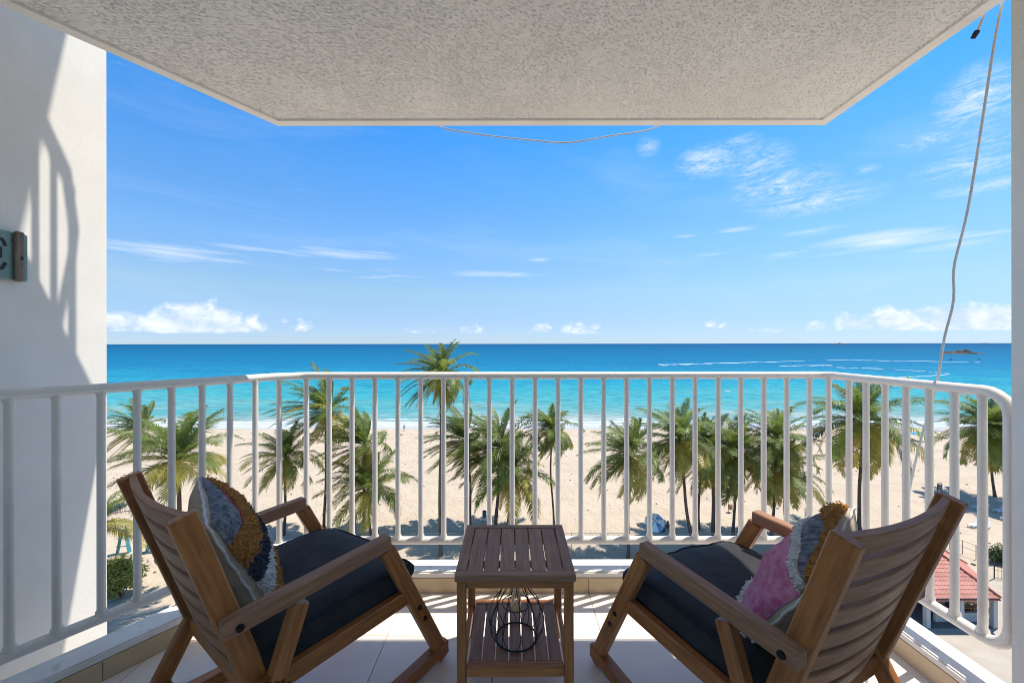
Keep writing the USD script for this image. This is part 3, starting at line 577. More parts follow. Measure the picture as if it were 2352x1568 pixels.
# ------------------------------------------------------------------ side table and lantern
tb = thing('side_table', 'small two tier slatted wooden side table between the two chairs', 'table', (.010, 1.548, 0))
TW, TD, TZ = .410, .382, .460
for s in (-1, 1):
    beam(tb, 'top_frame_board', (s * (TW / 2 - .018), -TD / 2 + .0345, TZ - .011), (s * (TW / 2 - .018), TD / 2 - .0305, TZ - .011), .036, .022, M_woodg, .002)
    beam(tb, 'apron', (s * (TW / 2 - .022), -TD / 2 + .044, TZ - .038), (s * (TW / 2 - .022), TD / 2 - .044, TZ - .038), .018, .030, M_wood, .002)
    beam(tb, 'shelf_side_rail', (s * (TW / 2 - .022), -TD / 2 + .044, .118), (s * (TW / 2 - .022), TD / 2 - .044, .118), .018, .036, M_wood, .002)
    for q in (-1, 1): beam(tb, 'leg', (s * (TW / 2 - .022), q * (TD / 2 - .024), .0), (s * (TW / 2 - .022), q * (TD / 2 - .024), TZ - .0225), .031, .031, M_wood, .003, up=(1, 0, 0))
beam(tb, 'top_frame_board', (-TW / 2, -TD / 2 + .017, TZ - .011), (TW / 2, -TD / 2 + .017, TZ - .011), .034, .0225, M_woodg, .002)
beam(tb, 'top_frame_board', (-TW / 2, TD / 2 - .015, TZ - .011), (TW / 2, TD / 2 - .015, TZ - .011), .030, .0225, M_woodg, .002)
iw = TW - .072 - .004; sw = iw / 6
for i in range(6):
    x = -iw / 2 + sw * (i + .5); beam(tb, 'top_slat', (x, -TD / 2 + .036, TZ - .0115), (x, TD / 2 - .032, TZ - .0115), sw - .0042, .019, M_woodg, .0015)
for y in (-.06, .11): beam(tb, 'under_batten', (-TW / 2 + .032, y, TZ - .032), (TW / 2 - .032, y, TZ - .032), .020, .020, M_wood, .002)
for q in (-1, 1):
    beam(tb, 'apron', (-TW / 2 + .038, q * (TD / 2 - .024), TZ - .038), (TW / 2 - .038, q * (TD / 2 - .024), TZ - .038), .018, .030, M_wood, .002)
    beam(tb, 'shelf_end_board', (-TW / 2 + .040, q * (TD / 2 - .024), .128), (TW / 2 - .040, q * (TD / 2 - .024), .128), .030, .034, M_wood, .002)
for i in range(7):
    w = (TW - .080) / 7; x = -(TW - .080) / 2 + w * (i + .5); beam(tb, 'shelf_slat', (x, -TD / 2 + .040, .136), (x, TD / 2 - .040, .136), w - .0045, .016, M_slat, .0015)
la = thing('wire_lantern', 'black wire cage lantern with a clear bulb on the lower shelf of the table', 'lantern', (.014, 1.505, .1455))
prof = [(.075, .003), (.088, .018), (.099, .042), (.104, .070), (.099, .102), (.084, .135), (.064, .163), (.046, .185), (.036, .202), (.033, .214)]
from scipy.interpolate import CubicSpline
cs = CubicSpline([p[1] for p in prof], [p[0] for p in prof]); zz = np.linspace(.003, .214, 26)
for i in range(20):
    a = i / 20 * 2 * np.pi; tw = .55 * (1 if i % 2 else -1) * 0.35
    ph = a + tw * np.sin((zz - .003) / .211 * np.pi); part(la, 'cage_wire', tube(np.stack([cs(zz) * np.cos(ph), cs(zz) * np.sin(ph), zz], 1), .0015, 5), M_black, smooth=True)
part(la, 'base_ring', tube(ring((0, 0, .003), .075), .0032, 6, closed=True), M_black, smooth=True)
part(la, 'middle_ring', tube(ring((0, 0, .128), .052), .0018, 6, closed=True), M_black, smooth=True)
part(la, 'neck_ring', tube(ring((0, 0, .214), .033), .0028, 6, closed=True), M_black, smooth=True)
part(la, 'lamp_cap', lathe([(.0001, .246), (.022, .244), (.034, .222), (.036, .212), (.030, .206), (.017, .194), (.0001, .192)], 24), M_black, smooth=40)
part(la, 'bulb', lathe([(.0001, .098), (.010, .100), (.017, .107), (.0205, .120), (.0195, .136), (.0155, .155), (.0125, .172), (.012, .192)], 20), M_glassb, smooth=True)
part(la, 'bulb_stem', tube([(0, 0, .192), (.002, 0, .165), (-.003, .002, .150), (.004, -.002, .132), (-.004, .001, .120), (.002, .002, .112)], .0013, 5), M_brass)

# ------------------------------------------------------------------ sign on the wall, loose cables
sg = thing('wooden_sign', 'weathered sea green plank sign with black stencilled lettering on the white wall', 'sign', (WX, 1.36, 1.567))
part(sg, 'plank', at(cbox(.022, .365, .178, .004), .0125, 0, 0), M_teal_sign)
part(sg, 'driftwood_strip', at(cbox(.016, .026, .186, .004), .0325, .146, .0), M_drift)
part(sg, 'nail_hole', at(cbox(.006, .006, .013, .0015), .0400, .149, -.006), M_black)
def stroke(pts): return prism(LineString(pts).buffer(.0052, cap_style=2), 0, .0015)
TX = np.array([[0, 0, 1, .0240], [1, 0, 0, 0], [0, 1, 0, 0], [0, 0, 0, 1.0]])
for nm, pts in (('letter_stroke', [(.098, .058), (.106, .048), (.112, .032)]), ('letter_stroke', [(.092, -.050), (.101, -.052), (.112, -.029)]), ('letter_stroke', [(.0965, .026), (.0965, -.014)])):
    m = stroke(pts); m.apply_transform(TX); part(sg, nm, m, M_ink)
def cable(name, label, P, r=.0042, sag=None):
    P = np.array(P, float); t = np.r_[0, np.cumsum(np.linalg.norm(np.diff(P, axis=0), axis=1))]; c = CubicSpline(t, P); o = P[0]
    th = thing(name, label, 'cable', o); part(th, 'cord', tube(c(np.linspace(0, t[-1], 60)) - o, r, 7), M_cable, smooth=True); return th, o
def planeX(px, py, X=1.668): Y = X * FP / (px - 1176); return X, Y, EYE - (py - 790) / FP * Y
cable('hanging_cable', 'long white cable hanging from the soffit edge and passing over the right railing', [planeX(*p) for p in ((2309, -12), (2300, 25), (2270, 195), (2241, 381), (2207, 552), (2190, 630), (2191, 684), (2173, 762), (2152, 880), (2143, 915), (2118, 1000), (2084, 1150), (2066, 1260))])
c2, o = cable('short_cable', 'short loose cable end with a black plug under the soffit corner', [planeX(2264, 22, 1.66), planeX(2258, 45, 1.66), planeX(2247, 72, 1.66)], .0045)
b = np.array(planeX(2247, 72, 1.66)) - o; e = np.array(planeX(2235, 92, 1.66)) - o; part(c2, 'plug', tube([b, b + (e - b) * .2, e], [.007, .009, .0075], 8), M_black, smooth=30)
pz = lambda px, py: at_depth(px, py, 2.135)
cable('looped_cable', 'thin cable drooping in a loop below the front edge of the soffit', [pz(*p) for p in ((985, 272), (1010, 291), (1060, 303), (1150, 316), (1240, 325), (1300, 329), (1330, 326), (1420, 311), (1510, 293), (1540, 275))], .0036)

# ------------------------------------------------------------------ coconut palms
WIND = np.array([-1.0, .15, 0.0])
def frond_mesh(L, az, el, droop, wind, rg, nl=62, wid=1.0):
    m = 26; s = np.linspace(0, 1, m); p = np.zeros((m, 3)); t = np.zeros((m, 3)); az = az; e0 = el; tw = rg.uniform(-.6, .6)
    for i in range(m):
        e = e0 - droop * s[i] ** 1.25
        d = np.array([math.cos(e) * math.cos(az + tw * s[i]), math.cos(e) * math.sin(az + tw * s[i]), math.sin(e)]) + WIND * wind * (.15 + s[i])
        t[i] = d / np.linalg.norm(d); p[i] = p[i - 1] + t[i - 1] * L / (m - 1) if i else 0
    V = []; F = []
    rr = np.interp(s, [0, .08, 1], [.055, .035, .008])
    rach = tube(p, rr, 4, caps=False); V.append(rach.vertices); F.append(rach.faces); n = len(rach.vertices)
    pos = np.linspace(.12, .995, nl); P = np.stack([np.interp(pos, s, p[:, k]) for k in range(3)], 1); Tt = np.stack([np.interp(pos, s, t[:, k]) for k in range(3)], 1)
    up = np.array([0, 0, 1.0]); side = np.cross(Tt, up); side /= np.maximum(np.linalg.norm(side, axis=1, keepdims=True), 1e-6); nor = np.cross(side, Tt)
    for sg in (1, -1):
        ln = L * .265 * wid * np.sin(np.pi * np.clip(.14 + .80 * pos, 0, 1)) ** .7 * rg.uniform(.72, 1.12, nl) * np.where(rg.random(nl) < .10, .25, 1.0)
        fw = .55 + .55 * pos; dr = rg.uniform(.1, .5, nl)
        d = sg * side * 1.0 + Tt * fw[:, None] + nor * rg.uniform(-.05, .4, nl)[:, None] + WIND * wind * .55
        d /= np.linalg.norm(d, axis=1, keepdims=True)
        d2 = d + np.array([0, 0, -1.0]) * (dr * 1.3 + .45)[:, None] + WIND * wind * .6; d2 /= np.linalg.norm(d2, axis=1, keepdims=True)
        w = np.maximum(.045, .0092 * L) * wid; wv = np.cross(d, nor); wv /= np.maximum(np.linalg.norm(wv, axis=1, keepdims=True), 1e-6); wv *= w
        a = P; b = P + d * (ln * .5)[:, None]; c = b + d2 * (ln * .5)[:, None]
        Q = np.stack([a - wv * .5, a + wv * .5, b + wv * .7, b - wv * .7, c], 1).reshape(-1, 3); i = np.arange(nl) * 5 + n
        V.append(Q); F += [np.stack([i, i + 1, i + 2], 1), np.stack([i, i + 2, i + 3], 1), np.stack([i + 3, i + 2, i + 4], 1)]; n += len(Q)
    return trimesh.Trimesh(np.vstack(V), np.vstack(F), process=False)
def palm(label, crown, base, rpx, seed, nf=24, wind=.55, dry=4, bend=0.0, spread=(1.42, -.9), yellow=.45, trunk=.15):
    rg = np.random.default_rng(seed); X, Y = on_beach(*base); xc, _, zc = at_depth(crown[0], crown[1], Y)
    t = thing('palm_tree', label, 'palm tree', (X, Y, G), 0, 'coconut palms on the beach')
    top_ = np.array([xc - X, rg.uniform(-.4, .4), zc - G]); Ht = top_[2]; L = rpx * Y / FP * 1.30; nf = int(nf * 1.7); wind = wind * (1.3 if wind > .5 else 1)
    k = np.linspace(0, 1, 40); path = np.outer(k, top_); path[:, 0] += bend * Ht * np.sin(k * np.pi) * (1 - .3 * k); path[:, 0] += .06 * np.sin(k * 9 + seed)
    rad = trunk * (1.15 - .42 * k + .55 * np.exp(-k * 18)) * (1 + .05 * np.sin(k * Ht * 16))
    rad = trunk * (1.1 - .38 * k + .5 * np.exp(-k * 20)); kk = np.linspace(0, 1, 90); path2 = np.stack([np.interp(kk, k, path[:, j]) for j in range(3)], 1)
    part(t, 'trunk', tube(path2, np.interp(kk, k, rad) * (1 + .055 * (np.arange(90) % 2)), 10), M_trunk, smooth=55)
    ga = 2.399963
    for i in range(nf):
        q = (i + .5) / nf; el = spread[0] + (spread[1] - spread[0]) * q ** 1.05 + rg.normal(0, .10); az = i * ga + rg.uniform(-.25, .25)
        old = i >= nf - dry; yel = (not old) and q > 1 - yellow
        m = frond_mesh(L * (rg.uniform(.86, 1.08) if not old else rg.uniform(.6, .85)) * (.8 + .2 * min(1, q * 4)), az, el if not old else rg.uniform(-1.0, -.7), rg.uniform(.8, 1.35) * (.72 + .4 * min(1, q * 2.2)) if not old else rg.uniform(.4, .7), wind * 1.25 * rg.uniform(.7, 1.3) * (1 if not old else .4), rg, wid=1.0 if not old else .7)
        m.apply_translation(top_ + np.array([0, 0, -.18 * q])); part(t, 'frond', m, M_leafd if old else (M_leafy if yel and rg.random() < .75 else M_leaf))
    for i in range(rg.integers(4, 8)):
        a = rg.uniform(0, 6.28); nut = trimesh.creation.icosphere(1, .14); nut.apply_scale((1, 1, 1.2)); part(t, 'coconut', at(nut, *(top_ + [.28 * math.cos(a), .28 * math.sin(a), -.42 - .2 * rg.random()])), M_nut, smooth=True)
    return t
PALMS = [
 ('wind blown palm partly hidden by the white wall at far left', (322, 985), (318, 1170), 70, 1, dict(nf=22, wind=.8, dry=2)),
 ('broad bright green palm behind the left chair back', (414, 1052), (410, 1392), 118, 2, dict(nf=22, wind=.25, dry=0, spread=(1.35, -.25), yellow=.5, trunk=.2)),
 ('low palm at the foot of the white wall showing one drooping frond', (212, 1205), (200, 1330), 96, 3, dict(nf=14, wind=.1, dry=0, spread=(1.2, -.1))),
 ('tall dark trunked palm left of centre with hanging fruit stalks', (748, 945), (744, 1226), 98, 4, dict(nf=25, wind=.75, dry=2, bend=.0)),
 ('short palm with golden drooping old fronds behind the left chair arm', (655, 1052), (652, 1228), 82, 5, dict(nf=22, wind=.4, dry=6, yellow=.6)),
 ('leaning bushy palm, the upper of two in line behind the left seat', (838, 1022), (834, 1228), 88, 6, dict(nf=24, wind=.7, dry=2)),
 ('low spreading palm, the lower of two in line behind the left seat', (846, 1120), (849, 1236), 92, 7, dict(nf=20, wind=.25, dry=0, spread=(1.3, -.3))),
 ('tallest palm, its crown rising above the top rail', (1013, 862), (1010, 1276), 82, 8, dict(nf=24, wind=.45, dry=4, yellow=.5, trunk=.17)),
 ('palm with a curved trunk left of the blue bin', (1068, 1012), (1079, 1218), 86, 9, dict(nf=22, wind=.75, dry=2, bend=.03)),
 ('large dense palm above the middle of the side table', (1148, 1030), (1138, 1222), 100, 10, dict(nf=28, wind=.5, dry=3, trunk=.21)),
 ('palm with hanging orange fronds just right of the dense middle palm', (1172, 1082), (1166, 1216), 92, 11, dict(nf=20, wind=.1, dry=6, yellow=.5)),
 ('slender palm with a thin swaying trunk right of the side table', (1266, 986), (1273, 1215), 62, 12, dict(nf=20, wind=.45, dry=1, bend=-.02, trunk=.12)),
 ('palm with one bright orange dead frond, standing nearest the fence', (1448, 1046), (1441, 1288), 92, 13, dict(nf=26, wind=.35, dry=4, yellow=.35)),
 ('upright palm just right of the striped beach umbrella', (1563, 1012), (1590, 1262), 92, 14, dict(nf=25, wind=.35, dry=2, bend=-.01, trunk=.17)),
 ('slim palm standing farthest back in the middle group', (1612, 1012), (1603, 1216), 70, 15, dict(nf=20, wind=.4, dry=3)),
 ('thick trunked short palm in the middle group', (1636, 1052), (1639, 1238), 84, 16, dict(nf=22, wind=.35, dry=3, trunk=.2)),
 ('palm hanging pale long fronds over the tan bin', (1692, 1042), (1684, 1234), 92, 17, dict(nf=25, wind=.2, dry=4, yellow=.4)),
 ('dark green palm behind the far arm of the right chair', (1784, 1010), (1772, 1232), 84, 18, dict(nf=24, wind=.3, dry=2)),
 ('lower palm with feathery fronds behind the far arm of the right chair', (1800, 1080), (1803, 1240), 84, 19, dict(nf=20, wind=.0, dry=1, yellow=.4)),
 ('full rounded palm standing alone behind the right pillow', (1978, 966), (1971, 1222), 108, 20, dict(nf=28, wind=.05, dry=1, yellow=.4, trunk=.19)),
 ('palm shading the white loungers near the end post', (2272, 985), (2284, 1143), 84, 21, dict(nf=26, wind=.1, dry=2, yellow=.4)),
 ('palm with a leaning trunk at the right edge behind the end post', (2296, 995), (2330, 1152), 80, 22, dict(nf=22, wind=.1, dry=2, yellow=.3)),
]
for lab, c, b, r, sd, kw in PALMS: palm(lab, c, b, r, sd, **kw)

# ------------------------------------------------------------------ shrubs
def leaf_cloud(n, rad, rg, size, clumps):
    c = rg.normal(0, 1, (clumps, 3)); c /= np.linalg.norm(c, axis=1, keepdims=True); c *= rg.uniform(.35, .95, (clumps, 1)); c[:, 2] = np.abs(c[:, 2]) * 1.0 - .15
    i = rg.integers(0, clumps, n); d = rg.normal(0, 1, (n, 3)); d /= np.linalg.norm(d, axis=1, keepdims=True)
    P = (c[i] * .75 + d * rg.uniform(.15, .33, (n, 1))) * rad; P[:, 2] = np.maximum(P[:, 2], -rad[2] * .3)
    u = rg.normal(0, 1, (n, 3)); u /= np.linalg.norm(u, axis=1, keepdims=True); w = np.cross(u, d + [0, 0, .6]); w /= np.maximum(np.linalg.norm(w, axis=1, keepdims=True), 1e-6)
    s = size * rg.uniform(.6, 1.3, (n, 1)); V = np.stack([P - u * s, P + w * s * .6, P + u * s, P - w * s * .6], 1).reshape(-1, 3); k = np.arange(n) * 4
    return trimesh.Trimesh(V, np.vstack([np.stack([k, k + 1, k + 2], 1), np.stack([k, k + 2, k + 3], 1)]), process=False)
rg = np.random.default_rng(5)
def shrub(label, px, py, rad, n, size, mat, clumps=34, z=None):
    x, y = on_beach(px, py); t = thing('shrub', label, 'shrub', (x, y, G)); r = np.array(rad)
    part(t, 'foliage', at(leaf_cloud(n, r, rg, size, clumps), 0, 0, r[2] * .42), mat, kind='stuff')
    part(t, 'stem', cat([tube([(0, 0, -.1), (rg.normal(0, .3) * r[0], rg.normal(0, .3) * r[1], r[2] * .8)], [.05, .015], 5) for _ in range(7)]), M_stem)
shrub('rounded leafy green shrub at the foot of the left wall, below the rail', 276, 1372, (2.5, 2.0, 3.6), 7500, .13, M_shrub)
shrub('low green hedge behind the dark iron fence at far right', 2312, 1296, (2.6, 1.6, 1.5), 3200, .12, M_shrub2)
shrub('second clump of hedge farther along the dark iron fence', 2420, 1318, (2.8, 1.6, 1.5), 2400, .12, M_shrub2)
for lab, x0, y0, w in (('clump of bare upright stems on the sand beyond the teal boards', 275, 1178, 62), ('nearer clump of bare upright stems beside the white wall', 268, 1206, 44), ('farthest clump of bare upright stems beside the white wall', 262, 1158, 50)):
    X, Y = on_beach(x0, y0); t = thing('bare_shrub', lab, 'bare shrub', (X, Y, G)); ms = []
    for _ in range(46):
        a, b_ = rg.uniform(-1, 1) * w * Y / FP / 2, rg.uniform(-.9, .9); h = rg.uniform(.35, .85); ms.append(tube([(a, b_, -.05), (a + rg.normal(0, .05), b_, h * .6), (a + rg.normal(0, .09), b_ + rg.normal(0, .06), h)], [.028, .022, .012], 4))
    part(t, 'stems', cat(ms), M_stem, kind='stuff')

# ------------------------------------------------------------------ chain link fence along the beach, dark iron fence
FY, FH = 43.0, 2.85
cf = thing('chain_link_fence', 'grey chain link fence with slim posts along the edge of the sand', 'fence', (0, FY, G)); xs = [-21.0 + 3.9 * i for i in range(15)]; x1 = xs[-1]
for x in xs: part(cf, 'post', tube([(x, 0, -.2), (x, 0, FH)], .035, 8), M_fence)
part(cf, 'top_rail', tube([(xs[0], 0, FH - .03), (x1, 0, FH - .03)], .022, 6), M_fence); part(cf, 'bottom_rail', tube([(xs[0], 0, .12), (x1, 0, .12)], .016, 6), M_fence)
V = []; F = []; wv = .0035
for sgn in (1, -1):
    for a in np.arange(xs[0] - FH, x1 + FH, .13):
        p = np.array([a, sgn * .01, .12]); q = p + np.array([sgn * FH * .97, 0, FH - .15]); 
        lo, hi = sorted((p[0], q[0])); 
        if lo < xs[0] or hi > x1: continue
        n = len(V); d = np.array([wv, 0, -sgn * wv]) / 1.4; V += [p - d, p + d, q + d, q - d]; F += [(n, n + 1, n + 2), (n, n + 2, n + 3)]
part(cf, 'wire_mesh', trimesh.Trimesh(np.array(V), np.array(F), process=False), M_fence, kind='stuff')
xa, ya = on_beach(2283, 1332); it = thing('iron_fence', 'dark iron picket fence running along the green hedge at far right', 'fence', (xa, ya, G))
dirn = np.array([1.0, -.28, 0]); dirn /= np.linalg.norm(dirn)
for k in range(30): p = dirn * (k * .28); part(it, 'picket', tube([p, p + [0, 0, 1.75]], .014, 5), M_dark)
for h in (.15, .9, 1.6): part(it, 'rail', tube([(0, 0, h), dirn * 8.2 + [0, 0, h]], .018, 5), M_dark)
for k in (0, 4.1, 8.2): p = dirn * k; part(it, 'post', tube([p, p + [0, 0, 2.4]], .05, 6), M_dark)
pa = np.array(on_beach(2180, 1262)); pb = np.array(on_beach(2275, 1300)); tw = thing('wire_fence', 'thin dark wire fence from the red roof to the hedge', 'fence', (*pa, G)); dd = np.array([*(pb - pa), 0])
for q in (0, .33, .66, 1): part(tw, 'post', tube([dd * q, dd * q + [0, 0, 1.5]], .03, 5), M_dark)
for h in (.8, 1.45): part(tw, 'wire', tube([np.array([0, 0, h]), dd + [0, 0, h]], .018, 5), M_dark)

# ------------------------------------------------------------------ pavilion with a red tiled roof
Cc = np.array([39.05, 32.2]); SD = 5.8; ctr = Cc + SD * np.array([-.5, .866]); EZ, AZ = 2.62, 6.0
pv = thing('beach_pavilion', 'open beach pavilion with a red tiled hip roof and pale posts', 'pavilion', (ctr[0], ctr[1], G))
hexp = [np.array([SD * math.cos(a), SD * math.sin(a)]) for a in np.radians([-60, 0, 60, 120, 180, 240])]
def rp(h, k, q, s):          # point on roof face k; q along the eave, s from eave (0) to apex (1)
    a, b = hexp[k], hexp[(k + 1) % 6]; e = (a + (b - a) * q) * (1 - s); return np.array([e[0], e[1], EZ + (AZ - EZ) * s + h])
for k in range(6):
    tri = np.array([rp(-.10, k, 0, 0), rp(-.10, k, 1, 0), (0, 0, AZ - .10), rp(-.16, k, 0, 0), rp(-.16, k, 1, 0), (0, 0, AZ - .16)])
    roof = part(pv, 'roof_deck', trimesh.Trimesh(tri, [(0, 1, 2), (3, 5, 4), (0, 4, 1), (0, 3, 4)], process=False), M_ridge)
    rows = 18; fine = k in (4, 5, 0)
    for r0 in range(rows):
        s0, s1 = r0 / rows, (r0 + 1.22) / rows; Lr = SD * (1 - s0); n = max(3, int(Lr / .30)); seg = n * 6 if fine else n * 2
        qs = np.linspace(0, 1, seg + 1); V = []; F = []
        for j, q in enumerate(qs):
            qq = min(max((q - .5) * (1 - s0) / max(1 - s1, .02) + .5, 0), 1); wv_ = .038 * abs(math.sin(q * n * math.pi)) ** .8
            V += [rp(.045 + wv_ - .05, k, q, s0), rp(.045 + wv_, k, q, s0), rp(wv_ * .9, k, qq, min(s1, .999))]
            if j: a = (j - 1) * 3; b = j * 3; F += [(a, b, b + 1), (a, b + 1, a + 1), (a + 1, b + 1, b + 2), (a + 1, b + 2, a + 2)]
        part(pv, 'tile_course', trimesh.Trimesh(np.array(V), np.array(F), process=False), M_roof)
    e0, e1 = rp(.10, k, 0, 0), np.array([0, 0, AZ + .10]); part(pv, 'hip_ridge', tube([e0 + (e1 - e0) * q + [0, 0, .02 * (i % 2)] for i, q in enumerate(np.linspace(0, 1, 40))], .085, 6), M_ridge)
    a, b = hexp[k] * .93, hexp[(k + 1) % 6] * .93
    for q in (0, .5): p = a + (b - a) * q; part(pv, 'post', at(cbox(.34, .34, EZ - .1, .02), p[0], p[1], EZ / 2 - .05), M_post)
    T, Ls = frame_to((*a, EZ - .22), (*b, EZ - .22)); part(pv, 'eave_beam', cbox(Ls, .22, .26, .02), M_post, T=T)
    if k in (1, 2, 3): T, Ls = frame_to((*(a * .9), 1.2), (*(b * .9), 1.2)); part(pv, 'rear_panel', cbox(Ls, .12, 2.4, .01), M_greyp, T=T)
part(pv, 'floor_slab', prism(Polygon([tuple(h * .97) for h in hexp]), -.1, .16), M_floorc)
part(pv, 'low_wall', at(cbox(3.6, .22, .75, .02), .4, -4.0, .53), M_post)
for i, x in enumerate((1.0, 2.9, 4.4)):
    bn = thing('wooden_bench', ('left orange wooden bench inside the pavilion', 'middle orange wooden bench inside the pavilion', 'right orange wooden bench inside the pavilion')[i], 'bench', (ctr[0] + x - .8, ctr[1] - 2.9, G + .16))
    part(bn, 'seat', at(cbox(1.4, .42, .06, .01), 0, 0, .45), M_bench); part(bn, 'backrest', at(cbox(1.4, .05, .4, .01), 0, .22, .75), M_bench)
    for q in (-.6, .6): part(bn, 'leg', at(cbox(.07, .38, .42, .01), q, 0, .21), M_bench)

# ------------------------------------------------------------------ umbrellas, bins, loungers, teal boards
def umbrella(label, px, py, R_, H_, mats, tiltx=0.0, tilty=0.0, drop=.42, pole=True):
    x, y = on_beach(px, py); t = thing('beach_umbrella', label, 'umbrella', (x, y, G)); n = 8
    T = trimesh.transformations.euler_matrix(tiltx, tilty, 0); T[:3, 3] = (0, 0, H_ - drop) ; T2 = T.copy(); T2[:3, 3] = (0, 0, H_ - drop - .02)
    for k in range(n):
        a0, a1 = 2 * np.pi * k / n, 2 * np.pi * (k + 1) / n; V = []; F = []
        for i, q in enumerate(np.linspace(0, 1, 6)):
            for a in (a0, (a0 + a1) / 2, a1):
                sagg = .06 * q if a not in (a0, a1) else 0; rr = R_ * q * (1 - sagg); V.append((rr * math.cos(a), rr * math.sin(a), drop * (1 - q ** 1.5)))
            if i:
                for j in (0, 1): p, r_ = (i - 1) * 3 + j, i * 3 + j; F += [(p, r_, r_ + 1), (p, r_ + 1, p + 1)]
        for j, a in enumerate((a0, (a0 + a1) / 2, a1)): V.append((R_ * math.cos(a) * .985, R_ * math.sin(a) * .985, -.14))
        F += [(15, 18, 19), (15, 19, 16), (16, 19, 20), (16, 20, 17)]
        part(t, 'canopy_panel', trimesh.Trimesh(np.array(V), np.array(F), process=False), mats[k % len(mats)], T=T)
    tip = T[:3, :3] @ np.array([0, 0, drop + .08]) + T[:3, 3]; part(t, 'pole', tube([(0, 0, -.3), T[:3, 3], tip], .022, 6), M_pole)
    return t
umbrella('blue and white striped beach umbrella tilted over its owner, behind the fence', 1503, 1224, 1.18, 1.75, (M_blue, M_bluew), tiltx=.75, tilty=-.25, drop=.5)
umbrella('bright blue umbrella on the open sand, nearest of the pair at right', 2108, 1014, 1.45, 2.15, (M_sky_c,), drop=.5)
umbrella('pale lilac umbrella on the open sand, farther of the pair at right', 2161, 1006, 1.5, 2.2, (M_pale, M_lilac), drop=.5)
umbrella('lilac umbrella over people sitting left of the lone rounded palm', 1874, 1011, 1.5, 1.9, (M_lilac,), drop=.5)
umbrella('bright blue umbrella at the water edge, left of the far left palm gap', 378, 1004, 1.45, 2.0, (M_sky_c,), drop=.5)
umbrella('second bright blue umbrella at the water edge, seen between left balusters', 447, 1003, 1.3, 2.1, (M_sky_c,), drop=.5)
bx, by = on_beach(1519, 1222); bgs = thing('beach_bag', 'dark blue beach bags lying beside the striped umbrella', 'bag', (bx, by, G)); part(bgs, 'bag', at(cbox(.75, .5, .55, .12), 0, 0, .27), M_navyc); part(bgs, 'handle', tube([(-.2, 0, .5), (-.1, 0, .68), (.1, 0, .68), (.2, 0, .5)], .02, 5), M_navyc)
def bin_on_post(label, px, py, mat, tilt=0):
    x, y = on_beach(px, py); t = thing('litter_bin', label, 'litter bin', (x, y, G))
    part(t, 'post', tube([(0, .22, -.2), (0, .22, .9)], .05, 8), M_pole)
    part(t, 'drum', at(lathe([(.0001, .43), (.20, .43), (.255, .47), (.27, .60), (.27, 1.18), (.26, 1.24), (.23, 1.24), (.23, .9), (.0001, .9)], 22), 0, 0, 0), mat, smooth=40)
    part(t, 'rim', tube(ring((0, 0, 1.24), .262, 22), .018, 5, closed=True), mat)
bin_on_post('blue drum litter bin on a post in the middle of the sand', 1112, 1196, M_bin)
x, y = on_beach(1677, 1178); t = thing('litter_bin', 'tan hanging litter bin on two legs under pale palm fronds', 'litter bin', (x, y, G))
for s in (-.28, .28): part(t, 'leg', tube([(s, 0, -.2), (s, 0, 1.15)], .035, 6), M_tan)
part(t, 'drum', lathe([(.0001, .40), (.18, .40), (.25, .46), (.26, 1.1), (.0001, 1.1)], 16), M_tan, smooth=40)
x, y = on_beach(2158, 1134); t = thing('litter_bin', 'grey framed litter bin hung between two posts near the loungers', 'litter bin', (x, y, G))
fr = [(-.36, 0, -.2), (-.36, 0, 1.35), (-.26, 0, 1.5), (.26, 0, 1.5), (.36, 0, 1.35), (.36, 0, -.2)]; part(t, 'frame', tube(fr, .045, 6), M_dark)
part(t, 'drum', lathe([(.0001, .52), (.2, .52), (.27, .58), (.28, 1.3), (.0001, 1.3)], 18), M_greyp, smooth=40); 
x, y = on_beach(574, 1192); t = thing('notice_board', 'small slatted notice board on a post behind the far arm of the left chair', 'sign', (x, y, G)); part(t, 'post', tube([(0, 0, -.2), (0, 0, 1.1)], .04, 6), M_dark)
for k in range(4): part(t, 'slat', at(cbox(.16, .03, .95, .005), -.27 + .18 * k, 0, 1.5), M_greyp)
def lounger():
    t = thing('sun_lounger', 'white sun lounger under the palms, farthest of those near the end post', 'sun lounger', (0, 0, 0), 0, 'white sun loungers in palm shade')
    for s in (-.3, .3):
        part(t, 'side_rail', at(cbox(1.9, .05, .07, .01), 0, s, .32), M_lounge)
        for u in (-.8, .55): part(t, 'leg', at(cbox(.05, .05, .3, .005), u, s, .15), M_lounge)
    for i in range(8): part(t, 'seat_slat', at(cbox(.13, .58, .025, .005), -.85 + i * .16, 0, .36), M_lounge)
    part(t, 'backrest', cbox(.75, .58, .03, .008), M_lounge, T=trimesh.transformations.translation_matrix((.70, 0, .56)) @ trimesh.transformations.euler_matrix(0, -.6, 0))
    return t
l0 = lounger(); labs = ['white sun lounger in the palm shade, nearest the building', 'white sun lounger in the palm shade, second from the building', 'white sun lounger in the palm shade, nearest the end post', 'white sun lounger beside the right edge palm trunk']
px_ = on_beach(2252, 1172); l0.GetAttribute('xformOp:translate').Set(Gf.Vec3d(px_[0], px_[1], G))
for lab, p, a in zip(labs, ((2238, 1212), (2262, 1216), (2296, 1178), (2312, 1196)), (.3, .5, .2, .4)): q = on_beach(*p); copy_of(l0, (q[0], q[1], G), a, lab)
